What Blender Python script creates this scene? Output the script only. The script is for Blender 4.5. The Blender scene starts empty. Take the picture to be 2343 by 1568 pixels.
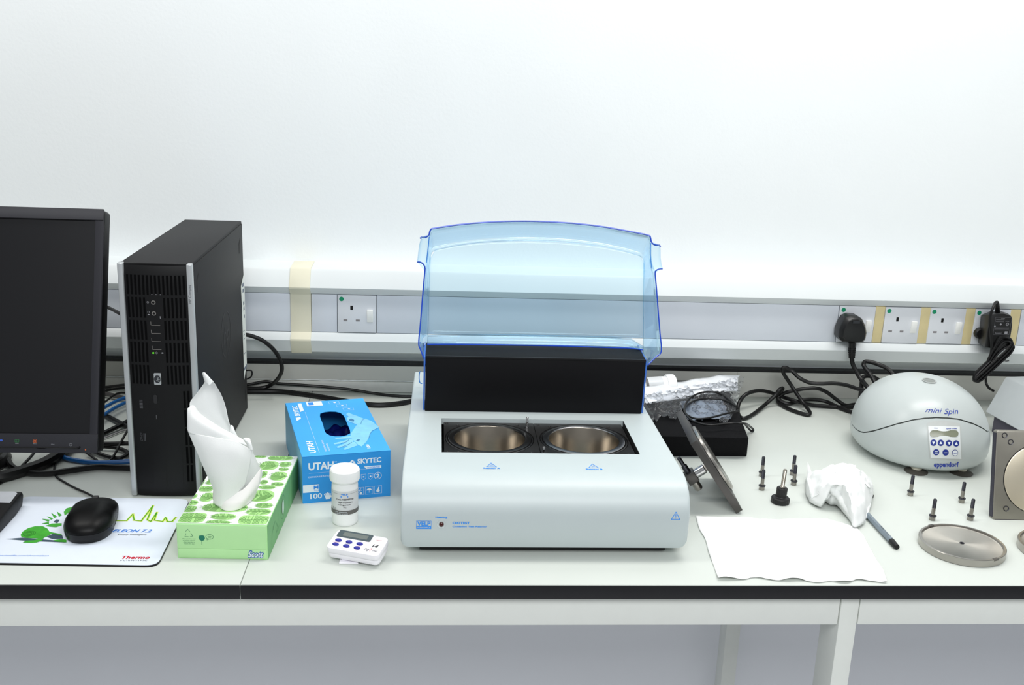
import bpy, bmesh, math, random
from math import sin, cos, pi, radians, sqrt, atan2, tan
from mathutils import Matrix, Vector, noise
random.seed(7)
scene = bpy.context.scene
COL = scene.collection
# ---------------------------------------------------------------- camera
FPX, CXP, CYP = 2370.0, 1171.5, 784.0
CAM = Vector((0, 0, 0.625))                      # bench top is z = 0, floor is z = -0.9
YAW, PITCH, ROLL = radians(-4.48), radians(15.5), radians(2.28)
_fw = Vector((-sin(YAW), cos(YAW), 0)); _rt = Vector((cos(YAW), sin(YAW), 0)); _up = Vector((0, 0, 1))
_f2 = _fw*cos(PITCH) - _up*sin(PITCH); _u2 = _up*cos(PITCH) + _fw*sin(PITCH)
_r3 = _rt*cos(ROLL) + _u2*sin(ROLL); _u3 = _u2*cos(ROLL) - _rt*sin(ROLL)
cam = bpy.data.cameras.new('camera'); camo = bpy.data.objects.new('camera', cam); COL.objects.link(camo)
mw = Matrix((( _r3.x, _u3.x, -_f2.x, CAM.x), (_r3.y, _u3.y, -_f2.y, CAM.y), (_r3.z, _u3.z, -_f2.z, CAM.z), (0, 0, 0, 1)))
camo.matrix_world = mw
cam.sensor_width = 36; cam.sensor_fit = 'HORIZONTAL'; cam.lens = FPX/2343*36; cam.clip_start = .05; cam.clip_end = 50
scene.camera = camo
# ---------------------------------------------------------------- light
scene.view_settings.view_transform = 'Standard'; scene.view_settings.look = 'None'
scene.view_settings.gamma = 1; scene.view_settings.use_curve_mapping = False
scene.view_settings.exposure = 0.0
world = bpy.data.worlds.new('room_light'); scene.world = world; world.use_nodes = True
bgn = world.node_tree.nodes['Background']; bgn.inputs[0].default_value = (.93, .97, 1.0, 1); bgn.inputs[1].default_value = 0.33
def area(name, loc, target, sx, sy, power, col=(1, 1, 1)):
    l = bpy.data.lights.new(name, 'AREA'); l.shape = 'RECTANGLE'; l.size = sx; l.size_y = sy; l.energy = power; l.color = col
    o = bpy.data.objects.new(name, l); COL.objects.link(o); o.location = loc
    o.rotation_euler = (Vector(target)-Vector(loc)).to_track_quat('-Z', 'Y').to_euler(); return o
area('overhead_light', (.75, 1.50, 1.75), (.75, 1.50, 0), 1.25, .30, 18, (1, .985, .95))
area('overhead_light', (-1.0, 1.35, 1.75), (-1.0, 1.35, 0), 1.25, .30, 11.5, (1, .985, .95))
area('overhead_light', (.3, -.9, 1.75), (.3, .3, 0), 2.2, .8, 45, (.97, .99, 1))  # unseen broad front light, added as soft fill for the wall
# ---------------------------------------------------------------- helpers
def lin(c):
    c = c/255.0
    return c/12.92 if c <= .04045 else ((c+.055)/1.055)**2.4
def rgb(c): return (lin(c[0]), lin(c[1]), lin(c[2]), 1)
MATS = {}
def mat(name, c, rough=.5, metal=0., var=.04, scale=60., bump=0., bscale=400., spec=.5, coat=0., emit=0., aniso=0., trans=0., sss=0.):
    if name in MATS: return MATS[name]
    m = bpy.data.materials.new(name); m.use_nodes = True; nt = m.node_tree; b = nt.nodes['Principled BSDF']
    tc = nt.nodes.new('ShaderNodeTexCoord'); nz = nt.nodes.new('ShaderNodeTexNoise'); nz.inputs['Scale'].default_value = scale
    nz.inputs['Detail'].default_value = 3
    nt.links.new(tc.outputs['Object'], nz.inputs['Vector'])
    rp = nt.nodes.new('ShaderNodeValToRGB'); L = rgb(c)
    rp.color_ramp.elements[0].position = .3; rp.color_ramp.elements[1].position = .7
    rp.color_ramp.elements[0].color = (L[0]*(1-var), L[1]*(1-var), L[2]*(1-var), 1)
    rp.color_ramp.elements[1].color = (min(1, L[0]*(1+var)), min(1, L[1]*(1+var)), min(1, L[2]*(1+var)), 1)
    nt.links.new(nz.outputs['Fac'], rp.inputs['Fac']); nt.links.new(rp.outputs['Color'], b.inputs['Base Color'])
    b.inputs['Roughness'].default_value = rough; b.inputs['Metallic'].default_value = metal
    b.inputs['Specular IOR Level'].default_value = spec; b.inputs['Coat Weight'].default_value = coat
    b.inputs['Anisotropic'].default_value = aniso
    if sss: b.inputs['Subsurface Weight'].default_value = sss; b.inputs['Subsurface Radius'].default_value = (.01, .01, .01)
    if emit:
        b.inputs['Emission Color'].default_value = L; b.inputs['Emission Strength'].default_value = emit
    if bump:
        n2 = nt.nodes.new('ShaderNodeTexNoise'); n2.inputs['Scale'].default_value = bscale; n2.inputs['Detail'].default_value = 4
        bp = nt.nodes.new('ShaderNodeBump'); bp.inputs['Strength'].default_value = bump; bp.inputs['Distance'].default_value = .001
        nt.links.new(tc.outputs['Object'], n2.inputs['Vector']); nt.links.new(n2.outputs['Fac'], bp.inputs['Height'])
        nt.links.new(bp.outputs['Normal'], b.inputs['Normal'])
    MATS[name] = m; return m
class G:
    def __init__(s): s.v = []; s.f = []
    def add(s, vs, fs, M=None):
        n = len(s.v)
        for p in vs:
            p = Vector(p); s.v.append(M @ p if M else p)
        for f in fs: s.f.append([i+n for i in f])
        return s
    def box(s, lo, hi, M=None):
        x0, y0, z0 = lo; x1, y1, z1 = hi
        return s.add([(x0,y0,z0),(x1,y0,z0),(x1,y1,z0),(x0,y1,z0),(x0,y0,z1),(x1,y0,z1),(x1,y1,z1),(x0,y1,z1)],
              [(3,2,1,0),(4,5,6,7),(0,1,5,4),(1,2,6,5),(2,3,7,6),(3,0,4,7)], M)
    def hexa(s, b, t):      # 4 bottom points, 4 top points
        return s.add(list(b)+list(t), [(3,2,1,0),(4,5,6,7),(0,1,5,4),(1,2,6,5),(2,3,7,6),(3,0,4,7)])
    def lathe(s, prof, n=32, M=None, cap0=True, cap1=True):
        vs = []; fs = []
        for r, z in prof:
            for i in range(n): a = 2*pi*i/n; vs.append((r*cos(a), r*sin(a), z))
        for k in range(len(prof)-1):
            for i in range(n):
                j = (i+1) % n; fs.append((k*n+i, k*n+j, (k+1)*n+j, (k+1)*n+i))
        if cap0: fs.append(tuple(range(n))[::-1])
        if cap1: m0 = (len(prof)-1)*n; fs.append(tuple(range(m0, m0+n)))
        return s.add(vs, fs, M)
    def cyl(s, p0, p1, r0, r1=None, n=16, cap=True):
        p0 = Vector(p0); p1 = Vector(p1); d = p1-p0
        M = Matrix.Translation(p0) @ d.to_track_quat('Z', 'Y').to_matrix().to_4x4()
        return s.lathe([(r0, 0), (r0 if r1 is None else r1, d.length)], n, M, cap, cap)
    def prism(s, poly, M, h):   # poly in local xy, extruded along local z
        n = len(poly); vs = [(p[0], p[1], 0) for p in poly]+[(p[0], p[1], h) for p in poly]
        fs = [tuple(range(n))[::-1], tuple(range(n, 2*n))]+[(i, (i+1) % n, n+(i+1) % n, n+i) for i in range(n)]
        return s.add(vs, fs, M)
    def tube(s, pts, r, n=8, closed=False, caps=True, flat=None):
        pts = [Vector(p) for p in pts]; m = len(pts); vs = []; fs = []
        t0 = (pts[1]-pts[0]).normalized(); nn = t0.orthogonal().normalized()
        for i, p in enumerate(pts):
            if closed: t = (pts[(i+1) % m]-pts[i-1]).normalized()
            else: t = (pts[min(i+1, m-1)]-pts[max(i-1, 0)]).normalized()
            nn = (nn-t*nn.dot(t))
            nn = nn.normalized() if nn.length > 1e-6 else t.orthogonal().normalized()
            bb = t.cross(nn); rr = r(i/(m-1)) if callable(r) else r
            for k in range(n):
                a = 2*pi*k/n; vs.append(p+nn*(rr*cos(a))+bb*(rr*sin(a)))
        for i in range(m if closed else m-1):
            j = (i+1) % m
            for k in range(n): l = (k+1) % n; fs.append((i*n+k, i*n+l, j*n+l, j*n+k))
        if caps and not closed: fs.append(tuple(range(n))[::-1]); fs.append(tuple(range((m-1)*n, m*n)))
        return s.add(vs, fs)
    def grid(s, fn, nu, nv, wu=False, M=None):
        vs = [fn(i/(nu if wu else nu-1), j/(nv-1)) for j in range(nv) for i in range(nu)]; fs = []
        for j in range(nv-1):
            for i in range(nu if wu else nu-1):
                k = (i+1) % nu; fs.append((j*nu+i, j*nu+k, (j+1)*nu+k, (j+1)*nu+i))
        return s.add(vs, fs, M)
    def xf(s, M): s.v = [M @ p for p in s.v]; return s
def spline(pts, k=8, closed=False):
    P = [Vector(p) for p in pts]; n = len(P); out = []
    for i in range(n if closed else n-1):
        if closed: a, b, c, d = P[i-1], P[i], P[(i+1) % n], P[(i+2) % n]
        else: a, b, c, d = P[max(i-1, 0)], P[i], P[i+1], P[min(i+2, n-1)]
        for j in range(k):
            t = j/k; out.append(.5*((2*b)+(c-a)*t+(2*a-5*b+4*c-d)*t*t+(3*b-a-3*c+d)*t*t*t))
    if not closed: out.append(P[-1])
    return out
WM = {}
def obj(name, g, m, parent=None, local=False, bevel=0, seg=2, smooth=35, solid=0, sub=0, kind=None, fix=True):
    me = bpy.data.meshes.new(name); vs = g.v
    if parent is not None and not local:
        I = WM[parent.name].inverted(); vs = [I @ p for p in vs]
    me.from_pydata([tuple(p) for p in vs], [], g.f)
    bm = bmesh.new(); bm.from_mesh(me)
    if bevel:
        bmesh.ops.remove_doubles(bm, verts=bm.verts, dist=1e-6)
        if fix: bmesh.ops.recalc_face_normals(bm, faces=bm.faces)
        es = [e for e in bm.edges if len(e.link_faces) == 2 and e.calc_face_angle(0) > radians(28)]
        bmesh.ops.bevel(bm, geom=es, offset=bevel, offset_type='OFFSET', segments=seg, profile=.5, affect='EDGES', clamp_overlap=True)
    elif fix: bmesh.ops.recalc_face_normals(bm, faces=bm.faces)
    bm.to_mesh(me); bm.free()
    if smooth:
        for p in me.polygons: p.use_smooth = True
        try: me.set_sharp_from_angle(angle=radians(smooth))
        except Exception: pass
    me.materials.append(m)
    o = bpy.data.objects.new(name, me); COL.objects.link(o)
    if parent is not None: o.parent = parent; WM[o.name] = WM[parent.name]
    else: WM[o.name] = Matrix.Identity(4)
    if solid: md = o.modifiers.new('thick', 'SOLIDIFY'); md.thickness = solid; md.offset = 0
    if sub: md = o.modifiers.new('sub', 'SUBSURF'); md.levels = sub; md.render_levels = sub
    if kind: o['kind'] = kind
    return o
def tag(o, label, cat, group=None, kind=None):
    o['label'] = label; o['category'] = cat
    if group: o['group'] = group
    if kind: o['kind'] = kind
    return o
def thing(name, label, cat, loc=(0, 0, 0), rz=0, group=None):
    o = bpy.data.objects.new(name, None); o.empty_display_size = .02; COL.objects.link(o); o.location = loc; o.rotation_euler = (0, 0, rz)
    WM[o.name] = Matrix.Translation(Vector(loc)) @ Matrix.Rotation(rz, 4, 'Z')
    return tag(o, label, cat, group)
def dup(root, loc, rz=None, label=None):
    r = root.copy(); COL.objects.link(r); r.location = loc
    if rz is not None: r.rotation_euler = (0, 0, rz)
    if label: r['label'] = label
    for ch in root.children:
        c = ch.copy(); COL.objects.link(c); c.parent = r
        for g in ch.children: d = g.copy(); COL.objects.link(d); d.parent = c
    return r
def ray(px, py): return _r3*((px-CXP)/FPX) - _u3*((py-CYP)/FPX) + _f2
def onY(px, py, y): d = ray(px, py); return CAM+d*(y/d.y)
def onZ(px, py, z): d = ray(px, py); return CAM+d*((z-CAM.z)/d.z)
def frame(o, right, up):
    r = Vector(right).normalized(); u = Vector(up); u = (u-r*u.dot(r)).normalized(); n = r.cross(u)
    return Matrix(((r.x, u.x, n.x, o[0]), (r.y, u.y, n.y, o[1]), (r.z, u.z, n.z, o[2]), (0, 0, 0, 1)))
_TC = {}
def text2d(s, size=1., bold=0., shear=0., sx=1., align='LEFT', space=1.):
    key = (s, bold, shear, space)
    if key not in _TC:
        cu = bpy.data.curves.new('t', 'FONT'); cu.body = s; cu.size = 1; cu.offset = bold; cu.shear = shear; cu.resolution_u = 3; cu.space_character = space
        o = bpy.data.objects.new('t', cu); COL.objects.link(o); bpy.context.view_layer.update()
        me = bpy.data.meshes.new_from_object(o.evaluated_get(bpy.context.evaluated_depsgraph_get()))
        _TC[key] = ([tuple(v.co) for v in me.vertices], [tuple(p.vertices) for p in me.polygons])
        bpy.data.objects.remove(o); bpy.data.curves.remove(cu); bpy.data.meshes.remove(me)
    vs, fs = _TC[key]
    if not vs: return [], []
    x0 = min(v[0] for v in vs); x1 = max(v[0] for v in vs); w = x1-x0
    off = {'LEFT': -x0, 'CENTER': -(x0+x1)/2, 'RIGHT': -x1}[align]
    return [((v[0]+off)*size*sx, v[1]*size, 0) for v in vs], fs
def textfit(s, width, height=None, bold=0., shear=0., align='LEFT', space=1.):
    """text scaled so its ink is `width` wide and capitals are `height` tall"""
    vs, fs = text2d(s, 1, bold, shear, 1, 'LEFT', space)
    w = max(v[0] for v in vs)
    size = (height/.70) if height else width/w
    return text2d(s, size, bold, shear, width/(w*size), align, space)
class D:
    """flat print on a surface: shapes in local (x,y) of matrix M, lifted e off the surface"""
    def __init__(s, M, e=.00025, warp=None): s.M = M; s.e = e; s.g = G(); s.warp = warp
    def _p(s, vs, fs, dz=0):
        s.n = getattr(s, 'n', 0)+1; dz += (s.n % 8)*1.5e-5
        if s.warp: s.g.add([s.warp(p[0], p[1], s.e+dz) for p in vs], fs)
        else: s.g.add([(p[0], p[1], s.e+dz) for p in vs], fs, s.M)
        return s
    def text(s, st, x, y, w=None, h=None, **k):
        rot = k.pop('rot', 0); vs, fs = textfit(st, w, h, **k)
        if rot: vs = [(p[0]*cos(rot)-p[1]*sin(rot), p[0]*sin(rot)+p[1]*cos(rot), 0) for p in vs]
        return s._p([(p[0]+x, p[1]+y) for p in vs], fs)
    def poly(s, pts): return s._p(pts, [tuple(range(len(pts)))])
    def rect(s, x0, y0, x1, y1): return s._p([(x0, y0), (x1, y0), (x1, y1), (x0, y1)], [(0, 1, 2, 3)])
    def line(s, pts, w, closed=False):
        n = len(pts)
        for i in range(n if closed else n-1):
            a = Vector(pts[i][:2]); b = Vector(pts[(i+1) % n][:2]); d = b-a
            if d.length < 1e-9: continue
            d = d.normalized()*(w/2); q = Vector((-d.y, d.x))
            s._p([a-q-d, b-q+d, b+q+d, a+q-d], [(0, 1, 2, 3)])
        return s
    def ell(s, cx, cy, rx, ry, n=24, a0=0): return s.poly([(cx+rx*cos(2*pi*i/n), cy+ry*sin(2*pi*i/n)) for i in range(n)])
    def ring(s, cx, cy, r, w, n=28): return s.line([(cx+r*cos(2*pi*i/n), cy+r*sin(2*pi*i/n)) for i in range(n)], w, True)
    def out(s, name, m, parent, **k): return obj(name, s.g, m, parent, fix=False, smooth=0, **k)
def rrect(x0, y0, x1, y1, r, n=5):
    o = []
    for cx, cy, a in ((x1-r, y1-r, 0), (x0+r, y1-r, 90), (x0+r, y0+r, 180), (x1-r, y0+r, 270)):
        for i in range(n+1): t = radians(a+90*i/n); o.append((cx+r*cos(t), cy+r*sin(t)))
    return o
XY = Matrix.Identity(4)
# ---------------------------------------------------------------- materials
m_wall = mat('wall_paint', (243, 247, 248), .75, var=.012, scale=5, bump=.25, bscale=160)
m_floor = mat('floor_vinyl', (222, 222, 226), .45, var=.06, scale=30)
m_under = mat('wall_paint_below_bench', (243, 245, 250), .7, var=.015, scale=4)
m_bench = mat('worktop_laminate', (205, 210, 204), .38, var=.015, scale=9, bump=.05, bscale=900)
m_black_edge = mat('worktop_black_edge', (22, 22, 25), .4, var=.06, spec=.35)
m_frame = mat('bench_frame_paint', (228, 231, 225), .4, var=.01)
m_trunk = mat('trunking_plastic', (219, 224, 225), .35, var=.012, scale=8)
m_cover = mat('trunking_cover_plastic', (220, 225, 233), .38, var=.012, scale=12)
m_cream = mat('aged_cream_plastic', (224, 220, 198), .45, var=.02, scale=20)
m_yellow = mat('yellowed_plastic', (224, 208, 158), .5, var=.03, scale=40)
m_socket = mat('socket_plastic', (226, 229, 234), .3, var=.008)
m_rocker = mat('rocker_white', (250, 250, 246), .25, var=.004)
m_green = mat('green_sticker', (10, 150, 105), .5)
m_dark = mat('black_hole', (8, 8, 9), .8)
m_slotgrey = mat('socket_shutter_grey', (135, 132, 134), .6)
m_rubber = mat('black_cable_rubber', (14, 14, 15), .42, var=.1, scale=100, spec=.35)
m_blackpl = mat('black_plastic', (12, 12, 14), .5, var=.06, bump=.15, bscale=1500, spec=.35)
m_blackpl2 = mat('charcoal_plastic', (32, 32, 37), .5, var=.05, bump=.1, bscale=1500)
m_pccase = mat('pc_case_paint', (31, 31, 33), .6, spec=.22, var=.05, scale=90, bump=.12, bscale=2200)
m_silver = mat('silver_plastic', (184, 188, 190), .35, .35, var=.02)
m_blue_cable = mat('blue_network_cable', (10, 98, 170), .4)
m_steel = mat('machined_steel', (176, 172, 166), .28, 1., var=.05, scale=60)
m_bolt = mat('bolt_steel', (150, 146, 140), .3, 1., var=.08, scale=300)
m_boltdark = mat('bolt_thread_steel', (78, 78, 84), .38, 1., var=.2, scale=900)
m_chrome = mat('chrome', (205, 205, 205), .12, 1., var=.02)
m_print_blue = mat('print_blue', (38, 146, 244), .5)
m_white_pl = mat('white_plastic', (246, 247, 247), .35, var=.006)
m_paper = mat('tissue_paper', (247, 247, 246), .85, var=.012, scale=25, bump=.25, bscale=700)
m_white_print = mat('white_print', (232, 240, 248), .5)
m_black_print = mat('black_print', (32, 32, 36), .5)
m_grey_print = mat('grey_print', (120, 122, 128), .5)
# ================================================================ the room
def struct(name, g, m, **k):
    o = obj(name, g, m, **k); o['kind'] = 'structure'; return o
struct('wall_back', G().box((-4.0, 1.90, -.9), (4.5, 2.05, 1.85)), m_wall, smooth=0)
struct('floor', G().box((-4.0, -2.5, -1.0), (4.5, 2.05, -.9)), m_floor, smooth=0)
# trunking: profile swept along the wall, with a recessed channel
tz = [(1.90, .245), (1.840, .243), (1.8375, .2405), (1.8215, .2125), (1.822, .2105), (1.832, .1995), (1.838, .199), (1.838, .128), (1.832, .1275),
      (1.8225, .1165), (1.822, .1145), (1.834, .0905), (1.838, .0885), (1.90, .0885)]
TX0, TX1 = -1.6, 2.2
trunk = thing('trim_1', 'x', 'trim'); del trunk['label']; del trunk['category']; trunk['kind'] = 'structure'
g = G(); n = len(tz)
g.add([(TX0, y, z) for y, z in tz]+[(TX1, y, z) for y, z in tz], [(i, (i+1) % n, n+(i+1) % n, n+i) for i in range(n)]+[tuple(range(n)), tuple(range(n, 2*n))])
obj('trunking_channel', g, m_trunk, trunk)
def cover(x0, x1, m=None, name='cover_plate'):
    return obj(name, G().box((x0+.0004, 1.8325, .1285), (x1-.0004, 1.838, .1985)), m or m_cover, trunk, bevel=.0006)
SX = [(-.1745, -.1045)] ; RS = [(.7535, .8235), (.8420, .9110), (.9300, .9975), (1.0170, 1.0855)]
cover(-1.55, -.68); cover(-.678, -.258); cover(-.221, -.1750); cover(-.1040, .7530)
for a, b in ((.8235, .8420), (.9110, .9300), (.9975, 1.0170), (1.0855, 1.1065)):
    o = cover(a, b, m_yellow, 'spacer_plate'); o['label'] = 'yellowed filler plate beside a socket'
cover(1.107, 2.1)
# cream joint cover wrapping the trunking
jc = [(1.895, .2465), (1.8395, .2450), (1.8365, .2420), (1.8195, .2130), (1.8200, .2095), (1.8300, .1980), (1.8310, .1280), (1.8205, .1175), (1.820, .1140), (1.8325, .0890), (1.836, .0865), (1.895, .0865)]
g = G(); n = len(jc)
g.add([(-.258, y, z) for y, z in jc]+[(-.2215, y, z) for y, z in jc], [(i, (i+1) % n, n+(i+1) % n, n+i) for i in range(n)]+[tuple(range(n)), tuple(range(n, 2*n))])
o = obj('joint_cover', g, m_cream, trunk, bevel=.0005); o['label'] = 'cream joint cover wrapped over the trunking'
# sockets
def make_socket(x0, x1, label):
    w = x1-x0; cx = (x0+x1)/2
    t = thing('wall_socket', label, 'socket', (cx, 1.832, .1635), 0, 'sockets set in the dado trunking')
    zt = .0345
    obj('face_plate', G().box((-w/2+.0006, -.0012, -zt), (w/2-.0006, .006, zt)), m_socket, t, True, bevel=.0006)
    ox = -.0095
    obj('earth_slot', G().box((ox-.0023, -.0014, .0075), (ox+.0023, .001, .0155)), m_dark, t, True)
    for sx in (-.0111, .0111):
        obj('pin_slot', G().box((ox+sx-.0036, -.0014, -.0135), (ox+sx+.0036, .001, -.0100)), m_slotgrey, t, True)
    obj('switch_rocker', G().hexa([(.0182, -.0022, -.0145), (.0288, -.0022, -.0145), (.0288, .001, -.0145), (.0182, .001, -.0145)],
        [(.0182, -.0055, .0085), (.0288, -.0055, .0085), (.0288, .001, .0085), (.0182, .001, .0085)]), m_rocker, t, True, bevel=.0004)
    d = D(Matrix.Translation((0, -.0013, 0)) @ Matrix.Rotation(pi/2, 4, 'X'), .0001); d.ell(-.0275, .0275, .0041, .0041)
    d.out('green_sticker', m_green, t, local=True)
    return t
s0 = make_socket(*SX[0], 'lone white switched wall socket beside the cream joint cover')
dup(s0, ((RS[0][0]+RS[0][1])/2, 1.832, .1635), label='white switched socket behind the black mains plug')
dup(s0, ((RS[1][0]+RS[1][1])/2, 1.832, .1635), label='empty white switched socket just right of the black mains plug')
dup(s0, ((RS[2][0]+RS[2][1])/2, 1.832, .1635), label='empty white switched socket nearest the black power adapter')
dup(s0, ((RS[3][0]+RS[3][1])/2, 1.832, .1635), label='white wall socket mostly hidden behind the black power adapter')
# ================================================================ the bench
FY = 1.137
def worktop(x0, x1, label):
    t = thing('worktop', label, 'worktop', ((x0+x1)/2, FY, -.018), 0, 'worktops of the lab bench')
    obj('laminate_top', G().box((x0+.0004, FY+.0015, -.016), (x1-.0004, 1.8995, 0)), m_bench, t, bevel=.0003)
    obj('front_edge', G().box((x0+.0003, FY-.0005, -.0185), (x1-.0003, FY+.0012, -.0004)), m_black_edge, t, bevel=.0005)
    return t
worktop(-1.8, -.2265, 'pale grey worktop with a black front edge, under the monitor and computer tower')
worktop(-.2262, 2.3, 'pale grey worktop with a black front edge, under the reactor and centrifuge')
for x0, x1, lb in ((-1.8, .5875, 'grey upstand behind the computer tower and glove box'), (.5878, 2.3, 'grey upstand behind the centrifuge and loose cables')):
    t = thing('upstand', lb, 'upstand', ((x0+x1)/2, 1.885, .0002), 0, 'upstand panels along the wall')
    obj('panel', G().box((x0, 1.882, .0002), (x1, 1.8995, .051)), mat('upstand_laminate', (186, 186, 180), .45, var=.012, scale=9), t)
    obj('black_top_edge', G().box((x0, 1.8815, .0511), (x1, 1.8995, .0565)), m_black_edge, t)
g = G(); g.box((-1.7, 1.8745, .0004), (.06, 1.8817, .0205)); 
o = obj('cove_strip', g, mat('cove_grey', (200, 200, 194), .45), bevel=.002); tag(o, 'low grey cove strip along the back of the bench behind the glove box', 'strip')
def bead(u):
    x = -1.7+u*1.77; return Vector((x, 1.8805, .0215+.0004*noise.noise(Vector((x*60, 0, 0)))))
o = obj('sealant_bead', G().tube([bead(i/240) for i in range(241)], lambda u: .0008+.0006*noise.noise(Vector((u*220, 3, 0))), 6), mat('sealant', (236, 240, 240), .2), o)
fr = thing('bench_frame', 'pale grey painted steel frame carrying the worktops', 'frame', (.53, 1.16, -.9))
LX0, LX1 = .5236, .5475
def rail(x0, x1): return obj('front_rail', G().box((x0, 1.150, -.0625), (x1, 1.175, -.0188)), m_frame, fr, bevel=.0015)
rail(-1.75, LX0-.0010); rail(LX1+.0012, 2.2)
obj('leg', G().box((LX0, 1.149, -.9), (LX1, 1.205, -.0188)), m_frame, fr, bevel=.0015)
obj('leg', G().box((.592, 1.80, -.9), (.621, 1.84, -.0188)), m_frame, fr, bevel=.0015)
obj('leg', G().box((-1.45, 1.149, -.9), (-1.426, 1.205, -.0188)), m_frame, fr, bevel=.0015)
obj('side_rail', G().box((LX0+.001, 1.2055, -.0625), (LX1-.001, 1.8, -.0188)), m_frame, fr, bevel=.0015)
o = obj('wall_panel', G().box((-1.8, 1.885, -.9), (2.3, 1.8995, -.0165)), m_under); tag(o, 'smooth bluish grey back panel below the bench', 'panel')

# ================================================================ computer tower
px0, px1, py0, py1, PH = -.4225, -.3265, 1.392, 1.765, .338
pc = thing('computer_tower', 'slim black desktop computer tower with silver edge strips standing on end', 'computer', ((px0+px1)/2, py0, 0))
for fx in (px0+.012, px1-.012):
    for fy in (py0+.03, py1-.03): obj('foot', G().cyl((fx, fy, 0), (fx, fy, .0035), .007), m_rubber, pc)
obj('case', G().box((px0+.001, py0+.006, .003), (px1-.001, py1, PH)), m_pccase, pc, bevel=.0015)
# side panel seam (a thin proud panel), notches and embossed ring
obj('side_cover', G().box((px1-.001, py0+.012, .006), (px1+.0004, py1-.004, PH-.004)), m_pccase, pc, bevel=.0004)
SM = Matrix(((0, 0, 1, px1+.0004), (1, 0, 0, 0), (0, 1, 0, 0), (0, 0, 0, 1)))  # local x->world y, y->world z, normal +x
for yy, zz in ((py0+.030, .308), (py1-.035, .303), (py1-.02, .018+.02)):
    d = D(SM, .0002); d.poly([(yy-.003, zz-.014), (yy+.003, zz-.014), (yy+.003, zz), (yy+.012, zz+.008), (yy+.009, zz+.011), (yy-.003, zz+.003)]); d.out('cover_notch', m_dark, pc)
d = D(SM, .0002); cyy, czz = 1.600, .185
d.line([(cyy+.036*cos(a), czz+.036*sin(a)) for a in [radians(100+i*8) for i in range(20)]], .0022)
d.line([(cyy+.036*cos(a), czz+.036*sin(a)) for a in [radians(-80+i*8) for i in range(20)]], .0022)
d.text('hp', cyy-.022, czz-.012, .044, .026, shear=.35); d.out('embossed_badge', mat('case_emboss', (34, 34, 37), .6), pc)
# paper label wrapping the rear edge of the side
d = D(SM, .0004); d.poly([(py1-.033, .232), (py1-.001, .250), (py1-.001, .088), (py1-.030, .066), (py1-.030, .20)])
lb = d.out('paper_label', mat('label_paper', (226, 230, 224), .6), pc)
d = D(SM, .0006)
for k, zz in enumerate((.228, .218, .196, .186, .172)): d.rect(py1-.022+.002*k, zz, py1-.008, zz+.006)
for zz in (.150, .143, .136, .110): d.rect(py1-.024, zz, py1-.012, zz+.0015)
d.rect(py1-.03, .082, py1-.003, .087)
d.out('label_print', mat('label_ink', (110, 120, 135), .6), lb, kind='stuff')
# front bezel: curved black face between two silver strips
bez = G(); NB = 9
def bzf(u, v):
    x = px0+.007+(px1-px0-.014)*u; z = .003+(PH-.006)*v
    return Vector((x, py0+.001-.0035*(1-(2*u-1)**2)+(.004*max(0, (v-.955)/.045)**2), z))
bez.grid(bzf, NB, 24)
bz = obj('front_bezel', bez, mat('bezel_black', (9, 9, 11), .45, var=.04, spec=.3), pc, fix=False)
obj('bezel_body', G().box((px0+.0065, py0+.0045, .003), (px1-.0065, py0+.0066, PH-.0005)), m_blackpl, pc)
obj('bezel_top', G().add([(px0+.007, py0+.004, PH-.0012), (px1-.007, py0+.004, PH-.0012), (px1-.007, py0+.0075, PH+.0001), (px0+.007, py0+.0075, PH+.0001)], [(0, 1, 2, 3)]), m_blackpl, pc, fix=False)
for xa, xb in ((px0-.001, px0+.0065), (px1-.0065, px1+.001)):
    obj('silver_strip', G().box((xa, py0-.0025, .002), (xb, py0+.0085, PH+.0005)), m_silver, pc, bevel=.0018, seg=3)
def FB(x, z, e=.0003):
    u = (x-px0-.007)/(px1-px0-.014); p = bzf(u, (z-.003)/(PH-.006)); return Vector((p.x, p.y-e, p.z))
fw = lambda x, y, e: FB(px0+.007+x, y, e)
FWID = px1-px0-.014   # .082
# grille slots: 15 columns, 5 rows
ZR = [(.3225, .2955), (.2917, .2635), (.2595, .2325), (.2287, .2002), (.1963, .1690)]
gr = G(); cw = FWID/15.5
for c in range(15):
    for r in range(5):
        z1, z0 = ZR[r]
        xa = .0026+c*cw
        if 5 <= c <= 8 and r >= 1: continue
        for k in range(3):
            a = z0+(z1-z0)*k/3; b = z0+(z1-z0)*(k+1)/3
            gr.add([fw(xa, a, .0002), fw(xa+cw*.52, a, .0002), fw(xa+cw*.52, b, .0002), fw(xa, b, .0002)], [(0, 1, 2, 3)])
for c in range(2):
    for r in range(5):
        xa = .0705+c*cw; z1 = .159-r*.0275; gr.add([fw(xa, z1-.025, .0002), fw(xa+cw*.55, z1-.025, .0002), fw(xa+cw*.55, z1, .0002), fw(xa, z1, .0002)], [(0, 1, 2, 3)])
o = obj('grille_slots', gr, mat('grille_hole', (5, 5, 6), .9, spec=.1), bz, fix=False, smooth=0, kind='stuff')
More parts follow.
